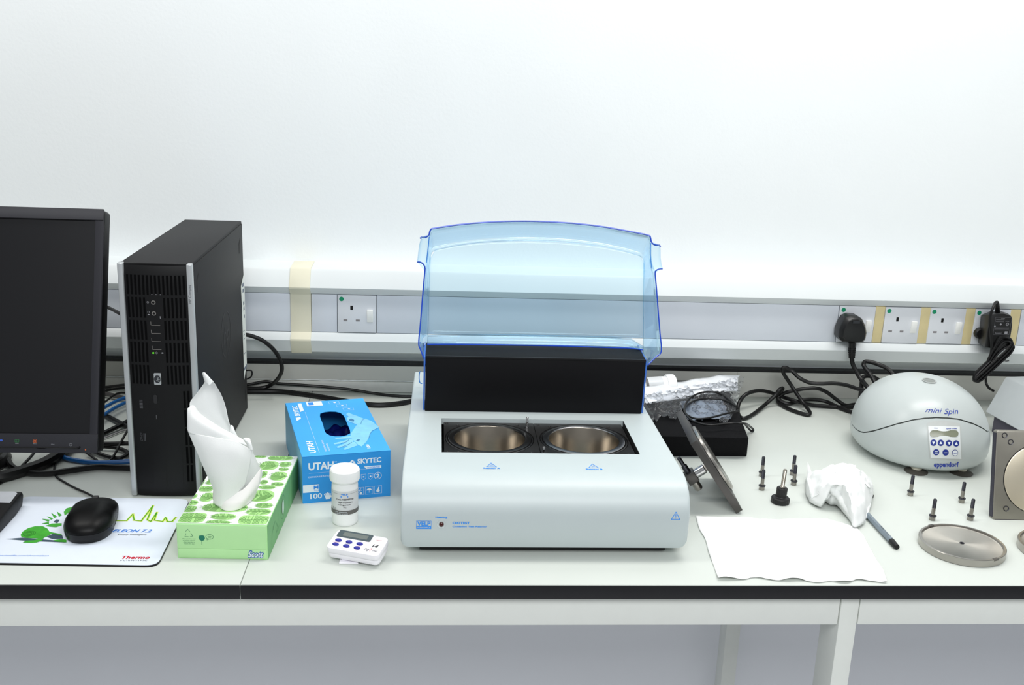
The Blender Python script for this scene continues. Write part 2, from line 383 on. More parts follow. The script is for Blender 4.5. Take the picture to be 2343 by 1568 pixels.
# ports
for i, zz in enumerate((.2852, .2700)):
    o = obj('audio_jack', G().lathe([(.0017, 0), (.0017, .0012), (.0029, .0012), (.0029, 0)], 20, Matrix.Translation(fw(.0375, zz, .0000)) @ Matrix.Rotation(pi/2, 4, 'X'), False, False), m_steel, pc)
for i in range(4):
    zz = .2558-i*.0114
    g = G(); a = fw(.0322, zz, .0006)
    g.box((a.x, a.y, a.z-.0028), (a.x+.0125, a.y+.002, a.z-.0022)); g.box((a.x, a.y, a.z-.0028), (a.x+.0006, a.y+.002, a.z+.0026))
    pp = obj('usb_port', g, m_steel, pc)
g = G(); a = fw(.0335, .2141, .0002); obj('power_led', G().cyl((a.x, a.y+.001, a.z), (a.x, a.y-.0006, a.z), .0013, n=12), mat('green_led', (90, 200, 40), .4, emit=.6), pc)
d = D(None, .0004, fw)
d.ring(.0300, .2852, .0012, .0004); d.ring(.0303, .2715, .0012, .0004); d.ell(.0303, .2680, .0014, .0008)
d.ring(.0380, .2143, .0013, .0004); d.ell(.0458, .2143, .0015, .0009); d.ell(.036, .2962, .0008, .0006); d.ell(.0415, .2962, .0008, .0006); d.ell(.047, .2962, .0008, .0006)
d.rect(.045, .2625, .0458, .2660)
d.out('port_symbols', mat('port_print', (150, 150, 155), .5), bz, kind='stuff')
g = G(); a = fw(.0328, .1690, .0012); bdg = obj('badge', G().prism(rrect(0, 0, .0095, .0165, .001), Matrix.Translation((a.x, a.y+.001, a.z)) @ Matrix.Rotation(pi/2, 4, 'X'), .0015), m_silver, pc)
d = D(None, .0028, fw); d.ell(.0376, .1773, .0043, .0055)
d.out('badge_disc', mat('badge_dark', (38, 40, 46), .4), bdg)
d = D(None, .0031, fw); d.text('hp', .0401, .1737, .0070, .0040, shear=.3, rot=pi/2); d.out('badge_letters', m_silver, bdg)
# optical drive
d = D(None, .0003, fw)
ln = [(.0023, .1596), (.0229, .1592), (.0229, .0220), (.0016, .0220)]; d.line(ln, .0005, True)
d.line([(.0425, .1606), (.0420, .0164)], .0006); d.line([(.0650, .125), (.0650, .017)], .0005); d.line([(.001, .1650), (.080, .1650)], .0008); d.line([(.003, .0150), (.080, .0150)], .0012)
d.out('panel_gaps', m_dark, bz, kind='stuff')
obj('eject_button', G().prism(rrect(0, 0, .005, .013, .0024), Matrix.Translation(fw(.0304, .1410, 0)+Vector((0, .0004, 0))) @ Matrix.Rotation(pi/2, 4, 'X'), .0012), mat('button_black', (26, 26, 28), .35), pc)
d = D(None, .0004, fw); d.rect(.0323, .1180, .0338, .1240)
for k in range(6): d.rect(.0105, .1335+k*.0022, .0150, .1348+k*.0022)
d.text('DVD', .0120, .0850, .012, .0035, rot=pi/2, shear=.2)
for k in range(2): d.rect(.0135+k*.0018, .0850, .0147+k*.0018, .0965)
d.out('drive_print', mat('drive_ink', (70, 70, 74), .5), bz, kind='stuff')
d = D(frame((px1-.0015, py0-.0026, 0), (1, 0, 0), (0, 0, 1)), .0002); d.text('HP Compaq', 0, .285, .025, .0035, rot=pi/2); d.out('strip_lettering', mat('strip_ink', (90, 92, 98), .5), pc)
d = D(frame((px1-.0015, py0-.0026, 0), (1, 0, 0), (0, 0, 1)), .0002)

# ================================================================ monitor
mon = thing('monitor', 'black flat computer monitor showing a dark blank screen', 'monitor', (-.66, 1.50, 0))
B = Vector((-.452, 1.362, .0)); p = onY(222, 1038, 1.362); B = Vector((p.x, 1.362, p.z)); tl = radians(17)
MU = Vector((0, sin(tl), cos(tl))); MR = Vector((1, 0, 0)); MM = frame(B, MR, MU)  # local: x to right (edge at 0), y up, z toward viewer
pt = onY(238, 478, 1.362+.33*sin(tl)); MHt = (pt-B).dot(MU)
MW = .47
def mloc(px, py):
    d = ray(px, py); n = MM.col[2].to_3d(); t = (B-CAM).dot(n)/d.dot(n); q = CAM+d*t-B; return q.dot(MR), q.dot(MU)
sx1, sy1 = mloc(223, 504); sx0, sy0 = mloc(200, 994)
scx = (sx1+sx0)/2
obj('housing', G().prism(rrect(-MW, 0, 0, MHt, .006), MM @ Matrix.Translation((0, 0, -.030)), .026), m_blackpl, mon, bevel=.0015)
# bezel frame as four bars
g = G()
for a, b, c, e in ((-MW, 0, 0, sy0), (-MW, sy1, 0, MHt), (-MW, sy0, -MW-scx, sy1), (scx, sy0, 0, sy1)):
    g.box((a, b, -.0045), (c, e, 0), MM)
bzl = obj('bezel', g, mat('monitor_bezel', (33, 33, 40), .5, var=.03, bump=.05, bscale=1500), mon, bevel=.0005)
obj('screen', G().box((-MW-scx, sy0, -.0048), (scx, sy1, -.0030), MM), mat('screen_glass', (9, 9, 14), .35, var=.01, spec=.4), mon)
d = D(MM, .0004)
def mark(px, py): return mloc(px, py)
x, y = mark(80, 1010); c1 = D(MM, .0004)
for k in range(8):
    a = k*pi/4; c1.line([(x+.0018*cos(a), y+.0018*sin(a)), (x+.0028*cos(a), y+.0028*sin(a))], .0005)
c1.ring(x, y, .0014, .0006); x, y = mark(196, 1027); c1.ell(x, y-.0015, .0009, .0009); c1.out('orange_symbols', mat('orange_print', (200, 95, 45), .5), bzl, kind='stuff')
x, y = mark(39, 1009); c1 = D(MM, .0004); c1.line(rrect(x-.0025, y-.0018, x+.0025, y+.0018, .0005, 2), .0005, True); c1.line([(x, y-.0018), (x, y+.0018)], .0004); c1.out('green_symbol', mat('green_print', (40, 110, 60), .5), bzl)
x, y = mark(3, 1008); c1 = D(MM, .0004); c1.ell(x, y, .002, .0013); c1.out('blue_symbol', mat('blue_print2', (50, 90, 190), .5), bzl)
for q in ((39, 1015.5), (80, 1016), (121, 1017)):
    x, y = mark(*q); d.line([(x-.002, y), (x+.002, y)], .0005); d.line([(x-.002, y), (x-.0008, y+.001)], .0004)
x, y = mark(162, 1018); d.ring(x, y, .0018, .0004); d.line([(x, y+.0008), (x, y+.0024)], .0004); d.out('button_symbols', m_grey_print, bzl, kind='stuff')
xa, ya = mark(0, 1024); xb, yb = mark(180, 1026)
obj('button_ridge', G().tube([MM @ Vector(q) for q in ((-MW*.75, ya, .0002), (xa, ya, .0006), (xb-.006, yb, .0006), (xb, yb, .0006), (xb+.002, yb+.002, .0002))], .0013, 8), mat('gloss_black', (10, 10, 12), .12), mon)
# stand
obj('stand_neck', G().box((-.78, 1.47, .02), (-.64, 1.51, .2)), m_blackpl, mon, bevel=.004)
obj('stand_base', G().lathe([(.128, 0), (.13, .004), (.125, .014), (.06, .022)], 48, Matrix.Translation((-.765, 1.50, 0)) @ Matrix.Scale(.75, 4, (0, 1, 0))), mat('stand_black', (14, 14, 16), .4), mon)

# ================================================================ keyboard
kb = thing('keyboard', 'black keyboard with a silver top strip, only its corner in view', 'keyboard', (-.78, 1.30, 0))
pR = onZ(47, 1130, .026); x1k = pR.x; 
def kz(y): return .012+.016*(y-1.17)/.18
prof = [(1.165, 0), (1.165, kz(1.165)), (1.335, .026), (1.348, .026), (1.352, .020), (1.345, .006), (1.32, .002)]
M = Matrix(((0, 0, 1, x1k-.45), (1, 0, 0, 0), (0, 1, 0, 0), (0, 0, 0, 1)))
obj('housing', G().prism(prof, M, .45), m_blackpl, kb, bevel=.003)
q = [onZ(41, 1121, .0265), onZ(20, 1151, .0250)]
obj('silver_strip', G().add([(x1k-.44, 1.310, .0238), (x1k-.008, 1.310, .0238), (x1k-.004, 1.314, .0242), (x1k-.004, 1.340, .0268), (x1k-.009, 1.345, .0271), (x1k-.44, 1.345, .0271),
    (x1k-.44, 1.310, .0218), (x1k-.008, 1.310, .0218), (x1k-.004, 1.314, .0222), (x1k-.004, 1.340, .0248), (x1k-.009, 1.345, .0251), (x1k-.44, 1.345, .0251)],
    [(0, 1, 2, 3, 4, 5), (11, 10, 9, 8, 7, 6)]+[(i, 6+i, 6+(i+1) % 6, (i+1) % 6) for i in range(6)]), mat('keyboard_silver', (186, 190, 196), .35, .15), kb)
k0 = None
for r in range(6):
    for c in range(4):
        yy = 1.295-r*.0195; xx = x1k-.020-c*.019
        o = obj('key', G().box((xx-.008, yy-.008, kz(yy)-.001), (xx+.008, yy+.008, kz(yy)+.006)), m_blackpl2, kb, bevel=.0015) if k0 is None else None
        if k0 is None: k0 = o; kp = (xx, yy, kz(yy))
        else:
            c_ = k0.copy(); COL.objects.link(c_); c_.parent = kb; c_.location = (xx-kp[0], yy-kp[1], kz(yy)-kp[2])
# ================================================================ mouse pad and mouse
mp = thing('mouse_pad', 'white printed mouse pad with a black rubber rim under the mouse', 'mouse pad', (-.46, 1.28, 0))
c = [onZ(52, 1137, .003), onZ(398, 1143, .003), onZ(352, 1296, .003), onZ(-110, 1283, .003)]
c = [Vector((-.5720, 1.383, 0)), Vector((-.339, 1.378, 0)), Vector((-.334, 1.1805, 0)), Vector((-.5685, 1.188, 0))]
def roundpoly(P, r, n=6):
    out = []
    for i in range(len(P)):
        a = (P[i-1]-P[i]).normalized(); b = (P[(i+1) % len(P)]-P[i]).normalized(); p0 = P[i]+a*r; p1 = P[i]+b*r
        for k in range(n+1): t = k/n; out.append(p0*(1-t)**2+P[i]*2*t*(1-t)+p1*t*t)
    return out
padp = roundpoly(c, .016)
g = G().prism([(p.x, p.y) for p in padp], XY, .0026); obj('rubber_base', g, m_rubber, mp)
cen = sum(c, Vector())/4
ptop = obj('printed_top', G().prism([((p.x-cen.x)*.996+cen.x, (p.y-cen.y)*.996+cen.y) for p in padp], Matrix.Translation((0, 0, .0024)), .0008), mat('pad_white', (226, 234, 246), .55, var=.01), mp)
PM = Matrix.Translation((0, 0, .0032))
def zp(px, py): p = onZ(px, py, .0033); return (p.x, p.y)
d = D(PM, .0002); tr = [(245, 1192), (290, 1192), (304, 1177), (307, 1191), (323, 1193), (350, 1158), (337, 1190), (345, 1194), (359, 1173), (353, 1191), (372, 1194), (379, 1185), (383, 1194), (394, 1194), (402, 1185)]
d.line([zp(*p) for p in tr], .0034); d.out('yellow_trace', mat('pad_yellow', (214, 232, 90), .55), ptop)
d = D(PM, .0004); d.line([zp(*p) for p in tr], .0012); d.out('green_trace', mat('pad_green', (40, 150, 40), .55), ptop)
d = D(PM, .0002)
a = Vector(zp(256, 1218)+(0,)); b = Vector(zp(345, 1219)+(0,)); d.text('ELEON 7.2', a.x, a.y, (b-a).length, .0085, bold=.025, shear=.25)
a = Vector(zp(0, 1273)+(0,)); b = Vector(zp(111, 1273)+(0,)); d.text('thermoscientific.com/chromeleon', b.x, a.y, .0735, .0034, shear=.2, align='RIGHT')
d.out('blue_lettering', mat('pad_blue', (40, 120, 215), .55), ptop)
a = Vector(zp(268, 1225)+(0,)); b = Vector(zp(334, 1226)+(0,)); d = D(PM, .0002); d.text('Simply Intelligent', a.x, a.y, (b-a).length, .0042, shear=.2)
a = Vector(zp(275, 1283)+(0,)); b = Vector(zp(337, 1283)+(0,)); d.text('SCIENTIFIC', a.x, a.y-.0012, (b-a).length, .0026, space=1.3); d.out('dark_lettering', m_black_print, ptop)
a = Vector(zp(276, 1279)+(0,)); b = Vector(zp(341, 1280)+(0,)); d = D(PM, .0002); d.text('Thermo', a.x, a.y, (b-a).length, .0078, bold=.03, shear=.1); d.out('red_lettering', mat('pad_red', (200, 25, 45), .55), ptop)
# plain lizard drawing
def zpoly(D_, pts): D_.poly([zp(*p) for p in pts])
d = D(PM, .0002); zpoly(d, [(13, 1234), (50, 1231), (140, 1238), (150, 1242), (60, 1238)]); zpoly(d, [(106, 1229), (125, 1220), (142, 1224), (145, 1233), (120, 1234)]); zpoly(d, [(122, 1195), (129, 1189), (137, 1190), (131, 1198)])
d.out('drawing_shading', mat('pad_shadow', (60, 80, 95), .55), ptop, kind='stuff')
d = D(PM, .0004)
zpoly(d, [(47, 1225), (52, 1217), (65, 1209), (80, 1205), (98, 1205), (108, 1210), (113, 1217), (120, 1219), (140, 1223), (142, 1226), (118, 1222), (104, 1230), (90, 1233), (62, 1232), (50, 1230)])
zpoly(d, [(92, 1230), (104, 1226), (96, 1238), (84, 1242), (72, 1243), (52, 1242), (60, 1238), (80, 1237)])
zpoly(d, [(122, 1237), (140, 1234), (152, 1236), (152, 1242), (128, 1240)])
zpoly(d, [(104, 1204), (118, 1199), (141, 1198), (141, 1203), (128, 1207), (116, 1206)])
for q in ((95, 1199, 112, 1195, 112, 1200), (96, 1188, 114, 1190, 111, 1195), (107, 1182, 122, 1187, 117, 1190), (117, 1174, 131, 1183, 124, 1186), (130, 1171, 142, 1179, 135, 1183)):
    zpoly(d, [(q[0], q[1]), (q[2], q[3]), (q[4], q[5])])
zpoly(d, [(146, 1172), (152, 1164), (170, 1159), (176, 1160), (160, 1172), (148, 1180)])
d.out('lizard_drawing', mat('pad_lizard', (62, 165, 45), .55, var=.2, scale=120), ptop, kind='stuff')
d = D(PM, .0006); a = zp(67, 1222)
for k in range(3): d.ring(a[0], a[1], .0075-.0022*k, .0004)
d.out('drawing_lines', mat('pad_darkgreen', (20, 90, 30), .55), ptop)

ms = thing('mouse', 'black optical mouse resting on the white mouse pad', 'mouse', (-.446, 1.290, .0033), radians(7))
def mouse_half(th):
    a, b = .0325, .056
    c_, s_ = cos(th), sin(th); r = 1/((abs(c_)**2.5+abs(s_)**2.5)**(1/2.5)); x = a*r*c_; y = b*r*s_
    if y > 0: x *= 1-.06*(y/b)
    else: x *= 1-.04*(y/b)**2
    x *= 1-.10*(1-min(1, abs(y)/.03))*0.9
    return x, y
def mousef(u, v):
    th = 2*pi*u; x, y = mouse_half(th)
    z = .013*1+.0185*sin(v*pi/2)*(1-.30*(y*cos(v*pi/2)/.056)-.25*((y*cos(v*pi/2)/.056)**2)); k = cos(v*pi/2)**.75
    return Vector((x*k, y*k, z if v > 0 else .013))
obj('top_shell', G().grid(mousef, 48, 14, True), mat('mouse_top', (4, 4, 5), .4, var=.03, spec=.2), ms, True, fix=True)
def msidef(u, v):
    th = 2*pi*u; x, y = mouse_half(th); k = 1.0+.015*sin(v*pi)-.05*(1-v); return Vector((x*k, y*k, .0008+.0118*v))
obj('side_shell', G().grid(msidef, 48, 6, True), mat('mouse_side', (10, 10, 12), .4, spec=.3), ms, True)
obj('base_plate', G().lathe([(.9, 0), (.93, .001)], 40, Matrix.Diagonal((.031, .054, 1, 1))), m_blackpl, ms, True)
obj('cable_boot', G().box((-.0045, .050, .006), (.0025, .061, .012)), m_rubber, ms, True, bevel=.001)
obj('scroll_wheel', G().cyl((-.003, .032, .0245), (.003, .032, .0245), .0045), mat('wheel_dark', (30, 30, 32), .6), ms, True)
def zpath(L, r=.002): return [onZ(a, b, c_ if c_ is not None else r) for a, b, c_ in L]
g = G().tube(spline(zpath([(226, 1152, .012), (221, 1143, .009), (203, 1131, .004), (172, 1117, .002), (150, 1105, .002), (130, 1092, .002), (124, 1078, .002), (127, 1062, .003), (131, 1040, .006), (135, 1015, .01)])), .0016, 8)
obj('cord', g, m_rubber, ms)
# ================================================================ cables at the left, behind the monitor
def cable(label, pts, r, m=None, group='tangled cables behind the monitor', name='cable', cat='cable', k=8):
    P = [onZ(a, b, z) for a, b, z in pts]
    o = obj(name, G().tube(spline(P, k), r, 8), m or m_rubber); return tag(o, label, cat, group)
cable('thick black cable sweeping along the bench from the monitor base to the tower', [(-40, 1075, .006), (10, 1050, .006), (28, 1068, .006), (60, 1082, .006), (110, 1084, .005), (160, 1077, .005), (220, 1069, .005), (262, 1070, .005), (310, 1072, .005)], .0045)
cable('very thick black cable bundle below the monitor at the left edge', [(-60, 1100, .009), (0, 1092, .009), (60, 1075, .009), (105, 1058, .009), (140, 1035, .010), (170, 1010, .012)], .009)
cable('thin black cable crossing in front of the thick cables below the monitor', [(-30, 1122, .0025), (0, 1106, .0025), (30, 1088, .004), (55, 1062, .014), (75, 1040, .016), (95, 1010, .018)], .0022)
cable('blue network cable curving low between monitor and tower', [(125, 1030, .006), (145, 1046, .005), (175, 1054, .004), (220, 1059, .004), (262, 1058, .004), (320, 1054, .004)], .0036, m_blue_cable)
cable('upper blue network cable beside the tower', [(215, 945, .016), (240, 932, .016), (262, 920, .016), (282, 912, .016), (310, 905, .016)], .003, m_blue_cable)
cable('lower blue network cable beside the tower', [(215, 965, .013), (240, 948, .013), (262, 934, .013), (282, 924, .013), (310, 912, .013)], .003, m_blue_cable)
cable('black cable rising at the top of the tangle', [(215, 888, .020), (245, 886, .020), (285, 881, .020), (320, 880, .02)], .0026)
cable('black cable under the topmost one in the tangle', [(215, 903, .012), (248, 893, .012), (280, 888, .012), (320, 885, .012)], .0026)
cable('dark grey flat cable in the tangle above the blue cables', [(215, 898, .008), (245, 902, .008), (285, 911, .008), (320, 916, .008)], .0042, mat('grey_cable', (66, 64, 64), .5))
cable('thin black cable arching above the blue cables', [(215, 936, .022), (240, 920, .022), (262, 904, .022), (276, 899, .022), (300, 900, .022)], .0018)
cable('black cable running down-right behind the tower strip', [(225, 944, .006), (250, 955, .006), (275, 968, .006), (310, 985, .006)], .0040)
cable('black cable running up-right below the blue cables', [(215, 1000, .005), (240, 990, .005), (272, 975, .007), (310, 955, .008)], .0040)
cable('thin grey cable low in the tangle', [(215, 1010, .003), (245, 1000, .003), (275, 988, .003), (310, 978, .003)], .0015, mat('grey_cable2', (150, 150, 152), .5))
cable('straight black cable crossing level between monitor and tower', [(190, 1012, .012), (235, 1016, .012), (285, 1015, .012), (330, 1014, .012)], .0038)
cable('looped black cable at the foot of the tangle', [(195, 1020, .007), (235, 1022, .007), (270, 1026, .007), (292, 1037, .006), (276, 1048, .005), (250, 1046, .005), (215, 1034, .006), (190, 1025, .006)], .0032)
cable('thin black cable slanting steeply beside the tower', [(292, 985, .024), (278, 1010, .018), (265, 1035, .012), (254, 1053, .006)], .0020)
cable('short thin black cable end below the monitor corner', [(196, 1035, .008), (210, 1045, .005), (222, 1054, .003)], .0020)
cable('black cable leaving the trunking between monitor and tower', [(215, 692, .19), (252, 706, .186), (290, 728, .178), (330, 760, .14), (350, 820, .08), (350, 880, .02), (350, 905, .004)], .0030, k=6)
# behind the tower to the reactor
def cabw(label, P, r, group, m=None, k=8):
    o = obj('cable', G().tube(spline(P, k), r, 8), m or m_rubber); return tag(o, label, 'cable', group)
g2 = 'cables between the tower and the reactor'
cabw('thick black cable looping out from the back of the tower', [onY(540, 764, 1.79), onY(572, 768, 1.80), onY(605, 782, 1.805), onY(632, 808, 1.81), onY(645, 840, 1.81), onY(638, 864, 1.82), onY(618, 882, 1.86), onY(598, 888, 1.862), onY(565, 889, 1.862), onY(540, 887, 1.86)], .0037, g2)
cabw('thinner black cable trailing along the upstand to the reactor', [onY(545, 885, 1.862), onY(585, 877, 1.868), onY(610, 873, 1.870), onY(640, 878, 1.870), onY(700, 882, 1.869), onY(790, 890, 1.867), onY(860, 901, 1.858), onZ(920, 907, .003), onZ(990, 906, .003)], .0027, g2)
cabw('thickest black cable running from the tower past the glove box', [onZ(545, 896, .0045), onZ(600, 896, .0045), onZ(650, 897, .0045), onZ(720, 906, .0045), onZ(780, 916, .0045), onZ(830, 924, .0045), onZ(870, 927, .0045), onZ(915, 923, .0045), onZ(960, 914, .0045), onZ(1000, 905, .0045)], .0047, g2)
cabw('small loop of thin black cable at the back of the tower', [onY(563, 848, 1.80), onY(574, 848, 1.80), onY(577, 855, 1.80), onY(573, 864, 1.80), onY(563, 868, 1.80)], .0014, g2)
# ================================================================ tissue box
a = onZ(407, 1277, 0); b = onZ(613, 1281.5, 0); rz = atan2(b.y-a.y, b.x-a.x); TW = (b-a).length
TH = onY(402, 1197.5, a.y).z; 
tb = thing('tissue_box', 'green and white leaf-patterned cardboard tissue box', 'box', tuple(a), rz)
TI = WM[tb.name].inverted()
q = TI @ onZ(670, 1045, TH); TD = q.y
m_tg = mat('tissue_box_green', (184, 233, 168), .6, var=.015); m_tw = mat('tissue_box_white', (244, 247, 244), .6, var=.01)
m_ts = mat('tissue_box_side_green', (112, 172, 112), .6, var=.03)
ct_ = obj('carton', G().box((0, 0, .0), (TW, TD, TH)), m_tg, tb, True, bevel=.0006)
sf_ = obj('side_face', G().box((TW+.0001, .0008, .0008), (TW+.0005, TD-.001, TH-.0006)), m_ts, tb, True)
tf_ = obj('top_face', G().box((.0006, .0006, TH+.0001), (TW-.0006, TD-.001, TH+.0005)), m_tw, tb, True)
obj('end_flap', G().box((.0015, -.0008, .0015), (TW-.0015, -.0001, TH*.29)), m_tg, tb, True, bevel=.0002)
obj('end_flap', G().box((.0012, -.0009, TH*.295), (TW-.0012, -.0001, TH-.0012)), m_tg, tb, True, bevel=.0002)
TM = Matrix.Translation((0, 0, TH+.0005))
lvs = [(437,1186,34,11,1),(512,1183.6,28.6,7,0),(582,1191,36,10,1),(499,1197,28,5,0),(515,1163,52,10,0),(592,1172.6,28,7.5,0),(605,1158,19,6,0),(599,1136,28,13,0),(431,1166,18,7,1),(436,1152,17,6,0),(441,1137,10,6,0),(475,1139,15,10,0),(472,1120,16,6,1),(456,1107,10,9,1),(466,1090,8,4,0),(611,1116.6,19,4.5,0),(604,1104.6,9,5,0),(635,1109.6,14,5,0),(638,1091,18,10,0),(604,1087,7,8,0),(649,1075,11,4,0),(616,1066.5,21,10,0),(653,1064,13,6,0),(642,1049.5,28,5.5,0),(597,1046,13,3,0),(482,1103,8,7,0),(500,1080,14,6,0),(530,1062,18,7,0),(560,1050,14,4,0),(500,1100,10,5,1),(530,1090,15,6,0),(560,1075,12,5,1),(540,1120,15,6,0),(570,1100,12,6,0)]
def clip(poly, x0, y0, x1, y1):
    for ax, lim, sg in ((0, x0, 1), (0, x1, -1), (1, y0, 1), (1, y1, -1)):
        out = []
        for i in range(len(poly)):
            p, q = poly[i-1], poly[i]; ip = sg*(p[ax]-lim) >= 0; iq = sg*(q[ax]-lim) >= 0
            if ip != iq: t = (lim-p[ax])/(q[ax]-p[ax]); out.append((p[0]+(q[0]-p[0])*t, p[1]+(q[1]-p[1])*t))
            if iq: out.append(q)
        poly = out
        if not poly: return []
    return poly
dl = D(TM, .0002); dv = D(TM, .0004)
lim = (.001, .001, TW-.001, TD-.0015)
for cx_, cy_, hw, hh, sq in lvs:
    c0 = TI @ onZ(cx_, cy_, TH); e1 = TI @ onZ(cx_+hw, cy_, TH); e2 = TI @ onZ(cx_, cy_-hh, TH)
    rx = (e1-c0).length; ry = (e2-c0).length; ex = .45 if sq else .8; ang = random.uniform(-.05, .05)
    pts = []
    for i in range(30):
        t = 2*pi*i/30; x = rx*math.copysign(abs(cos(t))**ex, cos(t)); y = ry*math.copysign(abs(sin(t))**ex, sin(t)); pts.append((c0.x+x, c0.y+y))
    pc_ = clip(pts, *lim)
    if len(pc_) > 2: dl.poly(pc_)
    nst = int(rx/.0017); 
    for s in range(-nst, nst+1):
        x = s*rx/(nst+.6); h = ry*(1-abs(x/rx)**(2.2 if sq else 2))**.5*.92; sl = 0 if sq else ry*.5
        for sg in (1, -1):
            seg = clip([(c0.x+x-.00042, c0.y), (c0.x+x+.00042, c0.y), (c0.x+x-sl*.6+.0003, c0.y+sg*h), (c0.x+x-sl*.6-.0003, c0.y+sg*h)], *lim)
            if len(seg) > 2 and random.random() < .85: dv.poly(seg)
    seg = clip([(c0.x-rx*.95, c0.y-.0003), (c0.x+rx*1.2, c0.y-.0003), (c0.x+rx*1.2, c0.y+.0003), (c0.x-rx*.95, c0.y+.0003)], *lim)
    if len(seg) > 2: dv.poly(seg)
dl.out('leaf_print', mat('leaf_green', (166, 216, 134), .6, var=.1, scale=200), tf_, local=True, kind='stuff')
dv.out('leaf_veins', mat('leaf_vein', (92, 148, 72), .6), tf_, local=True, kind='stuff')
EM = frame((0, -.0009, 0), (1, 0, 0), (0, 0, 1))
d = D(EM, .0002); k = TW/206.  # metres per photo pixel on the end face
def ep(x, y): return (x*k, y*k)
tri = [(28, 62), (20, 73), (16, 62)]
r0 = [ep(22, 72), ep(30, 72), ep(36, 61), ep(31, 55), ep(23, 55)]; d.line([ep(21, 68), ep(26, 74), ep(31, 68)], .0004); d.line([ep(33, 64), ep(37, 57), ep(31, 55)], .0004); d.line([ep(27, 55), ep(19, 55), ep(22, 63)], .0004)
for i, s in enumerate(('Once you have used', 'all of the tissues', 'please remember to', 'recycle this box')): d.text(s, *ep(28, 49-i*4.2), w=(30-2*i)*k, h=.0011, align='CENTER', shear=.2)
d.line([ep(57, 36), ep(57, 47)], .0005)
pts = [ep(75+8.5*cos(t), 56+6*sin(t)) for t in [2*pi*i/20 for i in range(20)]]; d.line(pts, .0004, True); d.line([ep(69, 51), ep(69, 47.5), ep(73, 50)], .0004)
d.text('thank', *ep(75, 56), w=9*k, h=.0012, align='CENTER', shear=.2); d.text('you', *ep(75, 53), w=6*k, h=.0012, align='CENTER', shear=.2)
d.out('dark_green_print', mat('dark_green_ink', (35, 110, 85), .6), ct_, local=True, kind='stuff')
d = D(EM, .0003); d.poly([ep(57+x, 52+y) for x, y in ((0, -7), (5, -5), (7.5, 0), (6, 6), (2, 7.5), (-5, 6.5), (-7, 2), (-5, -4))]); d.out('leaf_emblem', mat('leaf_emblem_ink', (20, 120, 95), .6), ct_, local=True)
d = D(EM, .0002); d.text('Scott', *ep(160.5, 6.5), w=37*k, h=.0088, bold=.075, shear=.3); d.out('logo_outline', mat('logo_blue', (30, 95, 175), .5), ct_, local=True)
d = D(EM, .0006); d.text('Scott', *ep(161.5, 7.5), w=34.5*k, h=.0078, bold=.02, shear=.3); d.out('logo_letters', m_white_print, ct_, local=True)
SMl = Matrix(((0, 0, 1, TW+.0005), (1, 0, 0, 0), (0, 1, 0, 0), (0, 0, 0, 1)))
d = D(SMl, .0003); d.ring(.10, .027, .016, .0004); d.text('please recycle', .05, .012, .022, .002, shear=.3); d.text('1 tissue', .03, .022, .018, .003, shear=.3, rot=.5)
d.line([(.02, .008), (.028, .026), (.036, .03)], .0004); d.line([(.05, .03), (.062, .016), (.07, .032)], .0004); d.line([(.14, .01), (.15, .034)], .0006)
d.out('side_print', mat('side_ink', (50, 120, 80), .6), sf_, local=True, kind='stuff')
d = D(SMl, .0006); d.ell(.10, .027, .007, .010); d.out('side_window', mat('side_white', (190, 215, 195), .5), sf_, local=True)
# oval opening collar
cc = TI @ onZ(545, 1118, TH); 
# tissue: folded sheets rising from the opening
ts = thing('tissue', 'white tissue pulled up out of the green leaf-patterned box', 'tissue', tuple(onZ(530, 1150, TH+.001)))
def sheet(P, nu=24, nv=24, amp=.0012, fr=40, seed=0):
    """bilinear/edge-spline patch: P is a grid of 3-D control points (rows)"""
    rows = [spline(r, 8) for r in P]; nc = len(rows[0]); cols = []
    for i in range(nc): cols.append(spline([r[i] for r in rows], 8))
    nr = len(cols[0]); g = G()
    vs = []
    for j in range(nr):
        for i in range(nc):
            p = cols[i][j].copy(); w = min(1, 4*min(i/(nc-1), 1-i/(nc-1)) + .3)
            n_ = noise.noise(Vector((p.x*fr+seed, p.z*fr*.6+seed, p.y*fr*.6))); p.y += amp*n_*w; vs.append(p)
    fs = [(j*nc+i, j*nc+i+1, (j+1)*nc+i+1, (j+1)*nc+i) for j in range(nr-1) for i in range(nc-1)]
    return g.add(vs, fs)
m_tis = mat('tissue_white', (240, 242, 241), .9, var=.008, bump=.15, bscale=900, sss=0.)
Y0 = 1.262
def T(px, py, dy=0): return onY(px, py, Y0+dy)
# back panel, from fold line up to the tip
obj('rear_fold', sheet([[T(443, 960, .012), T(490, 985, .014), T(530, 1004, .012), T(552, 1012, .008)],
     [T(434, 925, .02), T(470, 935, .026), T(505, 950, .026), T(527, 975, .014)],
     [T(447, 905, .022), T(470, 900, .03), T(495, 905, .028), T(517, 935, .016)],
     [T(462, 885, .02), T(474, 876, .024), T(490, 880, .024), T(506, 904, .016)],
     [T(468, 876, .016), T(472, 868, .018), T(480, 868, .018), T(487, 872, .014)]]), m_tis, ts, solid=.0004)
obj('curled_tip', sheet([[T(469, 875, .010), T(473, 876, .006), T(479, 882, .006), T(487, 874, .012)], [T(466, 865, .010), T(469, 864, .006), T(475, 864, .006), T(481, 866, .012)], [T(463, 854, .012), T(465, 852, .008), T(469, 853, .008), T(473, 857, .012)]]), m_tis, ts, solid=.0004)
